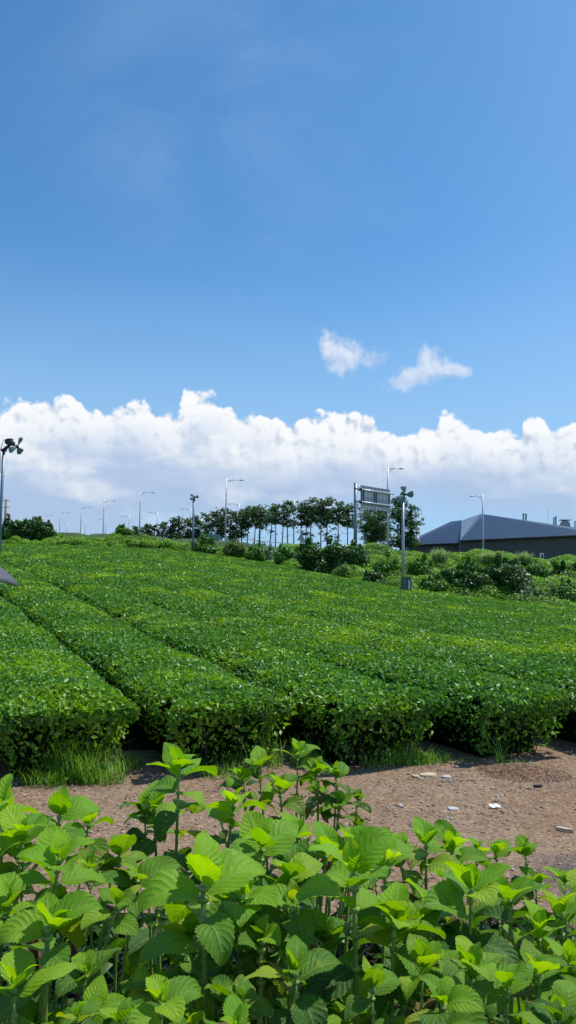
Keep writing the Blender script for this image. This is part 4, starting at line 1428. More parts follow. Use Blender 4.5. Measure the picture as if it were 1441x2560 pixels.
# ------------------------------------------------------------------ parked car
def car():
    Y = 71.0
    p = at(925, 1371, Y); x0 = p[0]
    zt = p[2]; zb = zt - 1.45
    root = thing('parked_car', (x0, Y, zb), 'silver-white car whose roof shows behind the bank under the broad tree', 'car')
    def loft(sec, mat, name, par=root):
        V = []; Fs = []
        for (x, y, z) in sec: pass
    L, W = 4.3, 1.75
    prof = [(-2.15, .35), (-2.15, .75), (-1.95, .92), (-1.25, 1.0), (.95, 1.0), (2.0, .88), (2.15, .65), (2.15, .35)]
    m = MB(); n = len(prof)
    for y, s in ((-W / 2, .97), (-W / 2 + .06, 1), (W / 2 - .06, 1), (W / 2, .97)):
        m.V += [[x0 + a * s, Y + y, zb + b * (1 if b > .5 else 1)] for a, b in prof]
    for k in range(3):
        for i in range(n):
            j = (i + 1) % n; m.F.append([k * n + i, k * n + j, (k + 1) * n + j, (k + 1) * n + i])
    m.F += [list(range(n)), [3 * n + i for i in range(n)][::-1]]
    m.build('body', M['white'], root)
    cab = [(-1.6, 1.0), (-1.2, 1.36), (-.7, 1.45), (.25, 1.44), (1.25, 1.0)]
    m = MB(); n = len(cab)
    for y, s in ((-W / 2 + .06, 1.0), (W / 2 - .06, 1.0)):
        for a, b in cab:
            inn = (b - 1.0) * .32 * (-1 if y > 0 else 1)
            m.V.append([x0 + a, Y + y + inn, zb + b])
    for i in range(n):
        j = (i + 1) % n; m.F.append([i, j, n + j, n + i])
    m.F += [list(range(n)), [n + i for i in range(n)][::-1]]
    m.build('window', M['glass'], root)
    m = MB()
    rp = [(-1.66, .99), (-1.22, 1.38), (-.7, 1.48), (.28, 1.465), (1.30, .99)]
    for s in (-1, 1):
        m.tube([(x0 + a, Y + s * (W / 2 - .08 - (b - 1) * .32), zb + b) for a, b in rp], .045, 6)
    m.box((x0 - .35, Y, zb + 1.465), (1.5, W - .42, .035))
    m.build('roof', M['white'], root)
    for sx in (-1.35, 1.35):
        for sy in (-1, 1):
            w = MB().tube([(x0 + sx, Y + sy * (W / 2 - .2), zb + .31), (x0 + sx, Y + sy * (W / 2 + .01), zb + .31)], .31, 18).build('wheel', M['rubber'], root)
    for sy in (-.6, .6):
        MB().box((x0 + 2.14, Y + sy, zb + .72), (.06, .3, .14)).build('headlight', M['boxglass'], root)


car()


# ------------------------------------------------------------------ person with umbrella, just outside the left edge
def skin_figure(name, joints, edges, mat, parent, sub=2, smooth=True):
    me = bpy.data.meshes.new(name)
    base = np.array(parent.location)
    me.from_pydata([list(np.array(j[:3]) - base) for j in joints], edges, [])
    me.materials.append(mat)
    o = bpy.data.objects.new(name, me); finish(o, parent)
    sk = o.modifiers.new('skin', 'SKIN'); sk.use_smooth_shade = True
    for i, j in enumerate(joints):
        v = me.skin_vertices[0].data[i]
        r = j[3]; v.radius = (r, j[4] if len(j) > 4 else r)
        v.use_root = (i == 0)
    s = o.modifiers.new('sub', 'SUBSURF'); s.levels = sub; s.render_levels = sub
    return o


def person():
    Y = 5.6
    X = at(-118, 1463, Y)[0]
    g = .012
    root = thing('person', (X, Y, g), 'person in dark navy top under a charcoal umbrella, almost hidden by the left picture edge', 'person')
    o = np.array([X, Y, g])
    J = lambda x, y, z, *r: (X + x, Y + y, g + z, *r)
    body = [J(0, 0, .93, .11, .08), J(0, 0, 1.12, .09, .07), J(0, .0, 1.30, .11, .075), J(0, .01, 1.42, .07, .055), J(0, 0, 1.49, .055), J(0, -.01, 1.56, .06),
            J(.17, 0, 1.38, .065), J(.26, .02, 1.14, .045), J(.18, -.20, 1.12, .033), J(.10, -.26, 1.20, .026),
            J(-.17, 0, 1.38, .065), J(-.24, .02, 1.12, .045), J(-.25, -.06, .90, .033), J(-.25, -.10, .84, .026),
            J(.09, 0, .86, .08), J(.10, .0, .48, .05), J(.11, .03, .10, .038), J(.12, -.12, .04, .035),
            J(-.09, 0, .86, .095), J(-.10, -.01, .48, .06), J(-.11, .0, .10, .038), J(-.12, -.15, .04, .035)]
    ed = [(0, 1), (1, 2), (2, 3), (3, 4), (4, 5), (3, 6), (6, 7), (7, 8), (8, 9), (3, 10), (10, 11), (11, 12), (12, 13), (0, 14), (14, 15), (15, 16), (16, 17), (0, 18), (18, 19), (19, 20), (20, 21)]
    skin_figure('body', body, ed, M['skin'], root)
    top = [J(0, 0, .84, .17, .135), J(0, 0, .98, .175, .135), J(0, 0, 1.12, .155, .12), J(0, 0, 1.30, .175, .125), J(0, .01, 1.42, .12, .09), J(0, 0, 1.46, .065),
           J(.18, 0, 1.385, .085), J(.265, .02, 1.15, .062), J(.20, -.16, 1.12, .05), J(-.18, 0, 1.385, .085), J(-.25, .02, 1.13, .062), J(-.255, -.04, .95, .05)]
    skin_figure('shirt', top, [(0, 1), (1, 2), (2, 3), (3, 4), (4, 5), (4, 6), (6, 7), (7, 8), (4, 9), (9, 10), (10, 11)], M['navy'], root)
    tr = [J(0, 0, .93, .16, .12), J(.09, 0, .82, .11), J(.10, 0, .48, .08), J(.11, .03, .12, .06), J(-.09, 0, .82, .11), J(-.10, -.01, .48, .08), J(-.11, 0, .12, .06)]
    skin_figure('trousers', tr, [(0, 1), (1, 2), (2, 3), (0, 4), (4, 5), (5, 6)], M['trousers'], root)
    for s in (1, -1):
        skin_figure('shoe', [J(.115 * s, .05, .045, .045, .04), J(.12 * s, -.08, .04, .045, .035), J(.125 * s, -.19, .03, .035, .025)], [(0, 1), (1, 2)], M['rubber'], root, 1)

    def ell(c, r, mat, nm, cut=None):
        n, m_ = 16, 12; V = []; Fs = []
        for j in range(m_ + 1):
            ph = PI * j / m_
            for i in range(n):
                th = 2 * PI * i / n
                V.append([c[0] + r[0] * math.sin(ph) * math.cos(th) * (1 - .12 * (math.cos(ph) < -.2)), c[1] + r[1] * math.sin(ph) * math.sin(th), c[2] + r[2] * math.cos(ph)])
        for j in range(m_):
            for i in range(n): Fs.append([j * n + i, j * n + (i + 1) % n, (j + 1) * n + (i + 1) % n, (j + 1) * n + i])
        return np_mesh(nm, np.array(V), Fs, mat, root, smooth=True)
    hd = o + np.array([0, -.02, 1.60])
    ell(hd, (.078, .095, .115), M['skin'], 'head')
    ell(hd + [0, .02, .025], (.087, .10, .11), M['hair'], 'hair')
    skin_figure('nose', [(hd[0], hd[1] - .09, hd[2] + .01, .008), (hd[0], hd[1] - .112, hd[2] - .02, .012)], [(0, 1)], M['skin'], root, 1)
    for s in (-1, 1):
        ell(hd + [s * .03, -.088, .01], (.012, .008, .007), M['white'], 'eye')
        ell(hd + [s * .082, 0, -.005], (.010, .02, .03), M['skin'], 'ear')
    ell(hd + [0, -.088, -.055], (.022, .008, .006), M['red'], 'mouth')
    # gripping hand
    hp = o + np.array([.10, -.27, 1.22])
    for k in range(4):
        a = hp + np.array([.02, .0, -.03 + .018 * k])
        skin_figure('finger', [(a[0], a[1], a[2], .009), (a[0] + .012, a[1] - .03, a[2], .0085), (a[0] - .015, a[1] - .042, a[2], .008), (a[0] - .032, a[1] - .02, a[2], .007)], [(0, 1), (1, 2), (2, 3)], M['skin'], root, 1)
    skin_figure('thumb', [(hp[0] - .01, hp[1] + .005, hp[2] - .01, .011), (hp[0] - .03, hp[1] - .02, hp[2] + .02, .010), (hp[0] - .02, hp[1] - .04, hp[2] + .04, .009)], [(0, 1), (1, 2)], M['skin'], root, 1)
    # umbrella
    ap = at(-95, 1385, Y - .15)
    tip = at(47, 1467, Y - .15)
    R = tip[0] - ap[0]; drop = ap[2] - tip[2]
    ur = thing('umbrella', (ap[0], ap[1], ap[2] - .9), 'open charcoal umbrella whose corner pokes in at the left edge', 'umbrella')
    n = 8; rings = 8; seg = 6; V = []; Fs = []
    tot = n * seg
    for j in range(rings + 1):
        f = j / rings
        for i in range(tot):
            a = 2 * PI * i / tot
            k = (i % seg) / seg
            sc = 1 - .10 * math.sin(PI * k) * f ** 2            # cloth scallops between rib tips
            lift = .035 * math.sin(PI * k) * f ** 2
            V.append([ap[0] + R * f * sc * math.cos(a), ap[1] + R * f * sc * math.sin(a), ap[2] - drop * (f ** 1.9) + lift])
    for j in range(rings):
        for i in range(tot): Fs.append([j * tot + i, j * tot + (i + 1) % tot, (j + 1) * tot + (i + 1) % tot, (j + 1) * tot + i])
    cn = np_mesh('canopy', np.array(V), Fs, M['umbrella'], ur, smooth=True)
    so = cn.modifiers.new('t', 'SOLIDIFY'); so.thickness = .002
    for i in range(n):
        a = 2 * PI * i / n
        MB().tube([(ap[0] + R * f * math.cos(a), ap[1] + R * f * math.sin(a), ap[2] - drop * f ** 1.9 - .008) for f in (.02, .25, .5, .75, .98)], .003, 5).build('rib', M['galv'], ur)
    MB().tube([(ap[0], ap[1], ap[2] + .05), (hp[0] - .01, hp[1] - .02, hp[2] - .08)], [.005, .006], 8).build('shaft', M['galv'], ur)
    MB().tube([(hp[0] - .01, hp[1] - .02, hp[2] + .06), (hp[0] - .01, hp[1] - .02, hp[2] - .12)], [.013, .015], 8).build('handle', M['dark'], ur)


person()

# ------------------------------------------------------------------ hydrangeas


def hyd_leaf(base, az, el, L, droop, wr=.62, fold=.22, roll=0.0, age=.3, spot=.2, curl=0.0):
    """one ovate serrated leaf. az: heading, el: start elevation, droop: total downward bend (radians)"""
    nv, nu = 26, 6
    T = np.linspace(0, 1, nv + 1)
    pet = .13
    # centre line
    th = el - droop * (T ** 1.25)
    dl = L / nv
    r = np.concatenate([[0], np.cumsum(np.cos(th[:-1]) * dl)]) + pet * L * math.cos(el)
    z = np.concatenate([[0], np.cumsum(np.sin(th[:-1]) * dl)]) + pet * L * math.sin(el)
    hd = np.array([math.cos(az), math.sin(az), 0]); sd = np.array([-math.sin(az), math.cos(az), 0])
    w = .5 * wr * L * np.sin(PI * np.clip(T, 0, 1) ** .80) ** .78
    w = w * (1 - .25 * T ** 3) + L * .008
    ser = np.where(np.arange(nv + 1) % 2 == 1, 1.055, .955); ser[0] = ser[-1] = 1
    U = np.linspace(-1, 1, nu + 1)
    ph = random.random() * 6
    cr, sr = math.cos(roll), math.sin(roll)
    V = []
    nrm = np.stack([-np.sin(th)[:, None] * hd[None], ], 0)[0] + np.cos(th)[:, None] * np.array([0, 0, 1.0])
    cen = np.array(base)[None] + r[:, None] * hd + z[:, None] * np.array([0, 0, 1.0])
    side = cr * sd[None] + sr * nrm; nn = cr * nrm - sr * sd[None]
    for u in U:
        e = ser if abs(u) > .99 else 1
        a = abs(u)
        up = fold * a * w * 1.6 - curl * (a ** 2) * w * 1.2 + .028 * L * a ** 2 * np.sin(T * 11 + ph + (2 if u > 0 else 0)) + .012 * L * a * np.sin(T * 16 * PI) * .35
        back = -.04 * L * a ** 2 * (1 - T) ** 2
        V.append(cen + side * (u * w * e)[:, None] + nn * up[:, None] + (np.cos(th)[:, None] * hd + np.sin(th)[:, None] * [0, 0, 1.]) * np.asarray(back)[:, None])
    V = np.stack(V, 1)                                  # (nv+1, nu+1, 3)
    uv = np.stack(np.broadcast_arrays((U[None] + 1) / 2, T[:, None]), -1)
    V = V.reshape(-1, 3); uv = uv.reshape(-1, 2)
    i = np.arange(nv)[:, None] * (nu + 1); j = np.arange(nu)[None]
    Q = np.stack([i + j, i + j + 1, i + nu + 2 + j, i + nu + 1 + j], -1).reshape(-1, 4)
    # petiole strip (flat channel, two quads wide)
    b0 = np.array(base); b1 = cen[0] + nn[0] * .0
    pw = L * .014
    n0 = len(V)
    pv = np.array([b0 - sd * pw, b0 - [0, 0, pw], b0 + sd * pw, b1 - sd * pw * .8, b1 - [0, 0, pw * .8], b1 + sd * pw * .8])
    V = np.concatenate([V, pv]); uv = np.concatenate([uv, np.tile([[.5, 0.01]], (6, 1))])
    Q = np.concatenate([Q, n0 + np.array([[0, 1, 4, 3], [1, 2, 5, 4]])])
    sdv = random.random()
    n = len(V)
    return V, Q, uv, np.full(n, age), np.full(n, sdv), np.full(n, spot)


def join_leaves(Ls, name, mat, parent):
    V = []; Q = []; uv = []; a = []; s = []; sp = []; o = 0
    for l in Ls:
        V.append(l[0]); Q.append(l[1] + o); uv.append(l[2]); a.append(l[3]); s.append(l[4]); sp.append(l[5]); o += len(l[0])
    return np_mesh(name, np.concatenate(V), np.concatenate(Q), mat, parent, uv=np.concatenate(uv),
                   attrs={'age': np.concatenate(a), 'seed': np.concatenate(s), 'spot': np.concatenate(sp)}, smooth=True)


def child_of(ob, parent_part, root):
    ob.parent = parent_part


def shoot(root, base, apex, L, pairs=4, az0=0.0, tone=0.0, spot=.25, el0=1.0, stem_r=.006, extra=0, sparse=False, fan_=None):
    base = np.array(base, float); apex = np.array(apex, float)
    H = apex - base
    mid = base + H * .5 + np.array([random.uniform(-.03, .03), random.uniform(-.03, .03), 0])
    pts = []
    for f in np.linspace(0, 1, 9):
        p = (1 - f) ** 2 * base + 2 * f * (1 - f) * mid + f * f * apex
        pts.append(p)
    rad = [stem_r * (1.25 - .75 * f) for f in np.linspace(0, 1, 9)]
    def on(f):
        f = min(max(f, 0), 1); k = f * 8; i = min(int(k), 7); return pts[i] * (1 - k + i) + pts[i + 1] * (k - i)
    length = sum(np.linalg.norm(pts[i + 1] - pts[i]) for i in range(8))
    mb = MB(); mb.tube(pts, rad, 8)
    leaves = []
    d = .0
    total = pairs + extra
    sizes = [.50, .82, 1.0, 1.0, .95, .88, .8]
    els = [1.15, .80, .52, .28, .05, -.15, -.25]
    dr = [.5, .75, 1.05, 1.25, 1.3, 1.3, 1.3]
    for i in range(total):
        f = 1 - d / length
        if f < .12: break
        p = on(f)
        ax = az0 + (i % 2) * PI / 2 + random.uniform(-.25, .25) + (i // 2) * .35
        if i > 0: mb.tube([p - [0, 0, stem_r * .5], p + [0, 0, stem_r * .5]], stem_r * 1.12, 8)
        for s in (0, 1):
            if (sparse or i >= pairs) and random.random() < .35: continue
            k = min(i, 6)
            sz = L * sizes[k] * random.uniform(.82, 1.12)
            ag = min(1, max(0, tone + .05 + [.0, .08, .35, .65, .9, 1, 1][k] + random.uniform(-.12, .12)))
            leaves.append(hyd_leaf(p, ax + s * PI + random.uniform(-.15, .15), els[k] * el0 + random.uniform(-.3, .42), sz,
                                   dr[k] + random.uniform(-.45, .75), wr=random.uniform(.62, .80), fold=random.uniform(.08, .34),
                                   roll=random.uniform(-.6, .6), age=ag, spot=spot * random.uniform(.2, 1.6) * (.5 + k * .25), curl=random.uniform(0, .15)))
        d += L * [.07, .17, .30, .42, .50, .55, .6][min(i, 6)] * random.uniform(.85, 1.15)
    # bud
    leaves.append(hyd_leaf(apex, az0 + 1.2, 1.35, L * .26, .2, wr=.45, fold=.5, age=0, spot=0))
    leaves.append(hyd_leaf(apex, az0 + 1.2 + PI, 1.30, L * .24, .2, wr=.45, fold=.5, age=0, spot=0))
    st = mb.build('stem', M['stem'], root, smooth=True)
    fo = join_leaves(leaves, 'foliage', M['hyd'], root)
    fo.parent = st           # stem sits at the root's origin, so the offset is the same
    return st


def plant(base_uY, label, shoots, extra_low=3, withered=5, group='hydrangeas in the front bed', tone=0.0, spot=.25, spread=.22):
    u, Y = base_uY
    bx = (u - 720.5) / F * Y
    root = thing('hydrangea', (bx, Y, 0), label, 'hydrangea', group)
    tops = []
    more = []
    for sh in shoots:
        for q in range(1):
            kk = dict(sh[6]) if len(sh) > 6 else {}
            kk['tone'] = kk.get('tone', tone) + random.uniform(.05, .45); kk.pop('stem_r', None)
            more.append((sh[0] + random.choice((-1, 1)) * sh[3] * random.uniform(.55, 1.2), sh[1] + sh[3] * random.uniform(.6, 1.9), sh[2] + random.uniform(-.15, .25), sh[3] * random.uniform(.58, .82), 3, random.random() * 3, kk))
    shoots = list(shoots) + more
    for sh in shoots:
        su, sv, sY, Lp, pr, az = sh[:6]
        kw = sh[6] if len(sh) > 6 else {}
        apex = at(su, sv + Lp * (.34 if su < 420 else .26), sY)
        L = Lp * sY / F * .93
        b = (bx + (apex[0] - bx) * .35 + random.uniform(-.03, .03), Y + (sY - Y) * .4 + random.uniform(-.03, .03), -.01)
        kw = dict(dict(tone=tone, spot=spot * 1.3, extra=2, stem_r=.0055 if Lp * sY < 220 else .0075), **kw)
        shoot(root, b, apex, L, pr, az, **kw)
        tops.append(apex)
    zt = np.mean([t[2] for t in tops])
    for i in range(int(extra_low * 1.2)):
        a = random.random() * 2 * PI; r = spread * random.uniform(.4, 1.2)
        ap = (bx + r * math.cos(a), Y + r * math.sin(a), zt * random.uniform(.38, .82))
        if ap[1] < 1.15: ap = (ap[0], 1.2 + .1 * random.random(), min(ap[2], .8))
        shoot(root, (bx + r * .3 * math.cos(a), Y + r * .3 * math.sin(a), -.01), ap, random.uniform(.14, .19), 3, random.random() * 3, tone=.6 + tone, spot=.5, extra=4, sparse=True)  # low shoots get darker leaves to paint deeper shade below the canopy
    wl = []
    for i in range(withered):
        a = random.random() * 2 * PI; r = spread * random.uniform(.2, 1.0)
        p = (bx + r * math.cos(a), Y + r * math.sin(a), zt * random.uniform(.25, .8))
        wl.append(hyd_leaf(p, random.random() * 6.3, random.uniform(-.6, .4), random.uniform(.06, .11), random.uniform(1.2, 2.4), wr=.4, fold=1.2, roll=random.uniform(-.6, .6), age=1, spot=1, curl=-.8))
    if wl: join_leaves(wl, 'withered_leaves', M['withered'], root)
    return root


D2 = PI / 2
plant((470, 2.55), 'tallest lime-green hydrangea, centre-left, overlapping the tea hedge foot', [
    (448, 1890, 2.5, 112, 5, .5), (585, 1985, 2.55, 100, 4, .2), (385, 1990, 2.6, 92, 4, .0, dict(tone=.2))], 3, 4)
plant((520, 1.9), 'big-leaved hydrangea in front of the tallest one, with the hanging leaf broadest of all', [
    (508, 2165, 1.78, 172, 4, .15, dict(stem_r=.011, el0=.9)), (612, 2205, 1.9, 140, 4, .9, dict(tone=.15))], 3, 6)
plant((690, 2.2), 'hydrangea in the centre with overlapping pleated pale leaves', [
    (655, 2085, 2.1, 128, 4, .35), (745, 2060, 2.35, 104, 4, 1.0), (725, 2160, 2.0, 112, 4, .4, dict(tone=.25)), (815, 2110, 2.25, 100, 3, .2, dict(tone=.1))], 3, 5)
plant((760, 3.05), 'thin hydrangea shoots standing against the path, with small dark spotted leaves', [
    (648, 1898, 3.0, 66, 4, .4), (600, 1930, 3.0, 62, 3, .7), (745, 1868, 3.1, 66, 3, .2, dict(tone=.2)), (795, 1908, 3.05, 60, 4, .9, dict(tone=.3)),
    (842, 1920, 3.0, 60, 4, .3, dict(tone=.3)), (850, 1995, 2.95, 70, 4, .1, dict(tone=.3)), (700, 1955, 2.9, 78, 4, .5)], 2, 3, tone=.15, spot=.4)
plant((890, 1.95), 'hydrangea with one broad pale leaf hanging down in front of its straight stem', [
    (886, 2140, 1.82, 165, 4, -D2 + .12, dict(stem_r=.010)), (965, 2120, 2.1, 100, 4, .2), (880, 2080, 2.35, 100, 3, .0)], 3, 5)
plant((1080, 2.6), 'yellow-green hydrangea with scorched brown leaf patches against the path', [
    (1066, 2085, 2.5, 98, 4, .3, dict(spot=.8)), (1130, 2095, 2.6, 84, 4, .8, dict(spot=.6)), (1000, 2105, 2.55, 84, 3, .1, dict(spot=.6)), (1195, 2110, 2.8, 62, 3, .4)], 3, 4)
plant((1190, 2.1), 'hydrangea at right with a rounded green leaf drooping towards the viewer', [
    (1178, 2190, 1.98, 128, 4, -D2 + .1), (1275, 2215, 2.1, 118, 4, .2, dict(tone=.1)), (1080, 2250, 2.0, 112, 4, .5, dict(tone=.2))], 3, 5)
plant((1350, 2.9), 'sparse hydrangea shoots rising over the dark gravel at right', [
    (1313, 2110, 2.9, 68, 3, .2, dict(tone=.35)), (1240, 2120, 2.9, 58, 3, .6), (1340, 2190, 2.8, 74, 3, .5, dict(tone=.3)), (1412, 2190, 2.7, 74, 3, .9, dict(tone=.2))], 2, 3, spot=.5)
plant((1420, 2.15), 'hydrangea cut by the right picture edge below the sparse shoots', [
    (1402, 2255, 2.1, 110, 4, .7, dict(tone=.15)), (1470, 2200, 2.2, 120, 4, .3), (1345, 2300, 2.0, 100, 3, .2)], 3, 5)
plant((110, 2.2), 'bushy hydrangea at upper left with many upright lime leaves', [
    (150, 2000, 2.3, 104, 4, .3), (55, 2050, 2.1, 118, 4, 1.0), (222, 2030, 2.4, 84, 4, .6), (148, 2100, 1.95, 140, 4, -D2 + .1), (5, 1985, 2.2, 112, 4, .2)], 3, 5)
plant((300, 2.25), 'shaded hydrangea with a wilted curled brown leaf, between left clump and big-leaved plant', [
    (300, 2105, 2.2, 98, 4, .5, dict(tone=.4, spot=.9)), (345, 2160, 2.1, 104, 4, .1, dict(tone=.4)), (225, 2140, 2.1, 98, 3, .8, dict(tone=.35, spot=.9))], 3, 7, tone=.2)
plant((125, 1.7), 'low hydrangea at lower left with a bright star of glossy lime leaves', [
    (120, 2265, 1.62, 142, 3, .15, dict(stem_r=.010)), (25, 2215, 1.8, 120, 3, .6, dict(tone=.3)), (35, 2420, 1.5, 140, 3, .3, dict(tone=.1)), (215, 2400, 1.75, 100, 3, .5, dict(tone=.4))], 3, 5)
plant((440, 1.5), 'small bright hydrangea rosette at the bottom between two thick stems', [
    (405, 2470, 1.45, 112, 3, .4), (592, 2545, 1.3, 120, 2, .1), (300, 2520, 1.5, 100, 2, .9, dict(tone=.3))], 1, 4)
plant((740, 1.75), 'shaded hydrangea with thick bare stems at bottom centre', [
    (735, 2235, 1.85, 112, 3, -D2, dict(tone=.45, stem_r=.010)), (740, 2400, 1.6, 118, 3, .2, dict(tone=.4)), (655, 2320, 1.8, 104, 3, .7, dict(tone=.4, stem_r=.010)), (820, 2330, 1.85, 100, 3, .6, dict(tone=.45))], 3, 7, tone=.2, spot=.5)
plant((1000, 1.75), 'low hydrangea right of the straight stem, with an arched yellowish leaf', [
    (985, 2270, 1.85, 128, 3, .05, dict(tone=.05, spot=.6)), (1060, 2385, 1.7, 124, 3, .5, dict(tone=.15, spot=.8)), (930, 2440, 1.6, 110, 3, .3, dict(tone=.4))], 3, 6, tone=.1)
plant((1200, 1.7), 'low hydrangea with broad pale torn leaves at bottom right', [
    (1180, 2385, 1.65, 136, 3, .25, dict(tone=.25, spot=.5)), (1110, 2480, 1.5, 120, 3, .7, dict(tone=.3)), (1270, 2440, 1.6, 118, 3, .5, dict(tone=.3))], 3, 6, tone=.1)
plant((1390, 1.8), 'hydrangea at the bottom right corner with browned leaf edges', [
    (1345, 2400, 1.75, 116, 3, .2, dict(tone=.3, spot=.9)), (1425, 2380, 1.8, 112, 3, .8, dict(tone=.2, spot=.6)), (1400, 2500, 1.6, 110, 3, .5, dict(tone=.3))], 3, 6)
plant((-330, 2.2), 'hydrangea well outside the left edge of the bed', [(-330, 2080, 2.2, 110, 4, .2), (-420, 2150, 2.1, 110, 4, .9)], 2, 3)
plant((-60, 2.0), 'hydrangea just outside the left edge with leaves reaching in', [
    (-40, 2120, 2.0, 120, 4, .2), (-70, 2300, 1.8, 120, 3, .6, dict(tone=.2))], 2, 3)

def understory_shade():
    n = 12000  # low dark leaf cards added to blacken the bed between the stems
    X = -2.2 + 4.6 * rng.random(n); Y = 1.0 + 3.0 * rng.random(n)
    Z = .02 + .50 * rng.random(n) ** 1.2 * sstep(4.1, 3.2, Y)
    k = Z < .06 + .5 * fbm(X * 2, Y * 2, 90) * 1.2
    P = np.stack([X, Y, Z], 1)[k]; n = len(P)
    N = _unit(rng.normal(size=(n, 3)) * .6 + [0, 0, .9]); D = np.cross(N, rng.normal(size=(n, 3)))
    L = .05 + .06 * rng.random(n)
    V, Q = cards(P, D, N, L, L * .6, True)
    np_mesh('understory_shade_leaves', V, Q, mat_leafcards('understory_shade_leaf', (.008, .025, .006), (.018, .055, .010), (.05, .12, .015), transl=.15, spec=.2), kind='stuff', label='added dark leaves standing in for the shade under the hydrangeas', cat='shade filler')


understory_shade()

# ------------------------------------------------------------------ sky, clouds, sun
SUN_EL = math.radians(63); SUN_AZ = math.radians(68)       # azimuth clockwise from +Y


def world():
    g = NT('World', True); SC.world = g.id
    sky = g.n('ShaderNodeTexSky', sky_type='NISHITA', sun_disc=False, sun_elevation=SUN_EL, sun_rotation=SUN_AZ, altitude=50.0, air_density=1.0, dust_density=.6, ozone_density=1.5)
    tc = g.n('ShaderNodeTexCoord').outputs['Generated']
    xyz = g.n('ShaderNodeSeparateXYZ', {0: tc})
    az = g.m('ARCTAN2', xyz.outputs[0], xyz.outputs[1]); el = g.m('ARCSINE', xyz.outputs[2])
    P = g.n('ShaderNodeCombineXYZ', {0: az, 1: el, 2: 0.0}).outputs[0]

    def ang(u, v):
        d = ray(u, v); d = d / np.linalg.norm(d); return math.atan2(d[0], d[1]), math.asin(d[2])

    def curve(pts, lo, hi, elo, ehi):
        """elevation profile as a function of azimuth"""
        x = g.m('DIVIDE', g.m('SUBTRACT', az, lo), hi - lo, clamp=True)
        nd = g.n('ShaderNodeFloatCurve', {1: x})
        c = nd.mapping.curves[0]
        pp = [((a - lo) / (hi - lo), (e - elo) / (ehi - elo)) for a, e in pts]
        c.points[0].location = pp[0]; c.points[1].location = pp[-1]
        for q in pp[1:-1]: c.points.new(*q)
        for q in c.points: q.handle_type = 'AUTO_CLAMPED'
        nd.mapping.update()
        return g.m('MULTIPLY_ADD', nd.outputs[0], ehi - elo, elo)

    top_px = [(-60, 1050), (0, 1040), (35, 1015), (75, 1002), (120, 1010), (180, 1008), (240, 1026), (300, 1014), (345, 1012), (400, 1030), (440, 1032), (462, 994), (490, 982), (530, 990),
              (570, 1014), (610, 1030), (645, 1024), (690, 1040), (735, 1076), (750, 1066), (790, 1055), (845, 1032), (905, 1038), (940, 1066), (975, 1090), (1050, 1092), (1090, 1070), (1130, 1050),
              (1175, 1052), (1215, 1070), (1260, 1076), (1300, 1094), (1312, 1058), (1345, 1054), (1400, 1076), (1441, 1070), (1500, 1070)]
    tp = [ang(*q) for q in top_px]
    lo, hi = tp[0][0], tp[-1][0]
    elo, ehi = ang(720, 1330)[1], ang(720, 930)[1]
    T = curve(tp, lo, hi, elo, ehi)
    bot_px = [(-60, 1345), (100, 1340), (250, 1330), (330, 1325), (450, 1290), (560, 1300), (680, 1262), (800, 1262), (950, 1236), (1100, 1238), (1250, 1240), (1350, 1236), (1500, 1250)]
    Bt = curve([ang(*q) for q in bot_px], lo, hi, ang(720, 1420)[1], ang(720, 1100)[1])

    def off(dx, dy):
        return g.n('ShaderNodeVectorMath', {0: P, 1: (dx, dy, 0)}, operation='ADD').outputs[0] if (dx or dy) else P

    def billow(V, seed=0.0):
        warp = g.n('ShaderNodeTexNoise', {'Vector': V, 'Scale': 22.0, 'Detail': 2.0}, noise_dimensions='2D').outputs['Color']
        V2 = g.n('ShaderNodeVectorMath', {0: V, 1: g.n('ShaderNodeVectorMath', {0: warp, 'Scale': .014}, operation='SCALE').outputs[0]}, operation='ADD').outputs[0]
        a = g.n('ShaderNodeTexVoronoi', {'Vector': V2, 'Scale': 18.0, 'Smoothness': .45}, feature='SMOOTH_F1', voronoi_dimensions='2D').outputs[0]
        b = g.n('ShaderNodeTexVoronoi', {'Vector': V2, 'Scale': 46.0, 'Smoothness': .35}, feature='SMOOTH_F1', voronoi_dimensions='2D').outputs[0]
        c = g.n('ShaderNodeTexVoronoi', {'Vector': V2, 'Scale': 105.0, 'Smoothness': .35}, feature='SMOOTH_F1', voronoi_dimensions='2D').outputs[0]
        n = g.n('ShaderNodeTexNoise', {'Vector': V2, 'Scale': 60.0, 'Detail': 5.0, 'Roughness': .58}, noise_dimensions='2D').outputs[0]
        s = g.m('MULTIPLY', a, -.85)
        s = g.m('ADD', s, g.m('MULTIPLY', b, -.42)); s = g.m('ADD', s, g.m('MULTIPLY', c, -.20))
        return g.m('ADD', s, g.m('MULTIPLY', n, .75))

    B0 = billow(P); B1 = billow(off(.006, .0095))
    dens = g.m('ADD', g.m('SUBTRACT', T, el), g.m('MULTIPLY', g.m('ADD', B0, .34), .028))
    m_top = g.ss(dens, -.002, .0055)
    big = g.n('ShaderNodeTexNoise', {'Vector': g.n('ShaderNodeVectorMath', {0: P, 1: (6.5, 15.0, 1.0)}, operation='MULTIPLY').outputs[0], 'Scale': 1.0, 'Detail': 6.0, 'Roughness': .55}).outputs[0]
    lowd = g.m('ADD', g.m('SUBTRACT', el, Bt), g.m('ADD', g.m('MULTIPLY', g.m('SUBTRACT', big, .5), .10), g.m('MULTIPLY', B0, .006)))
    m_bot = g.ss(lowd, -.055, .020)
    # height inside the bank, 0 at the top rim
    dep = g.m('SUBTRACT', T, el)
    relief = g.m('MULTIPLY', g.m('SUBTRACT', B0, B1), .62)
    shade = g.ss(dep, .0, .085)                                    # deeper in the bank is greyer
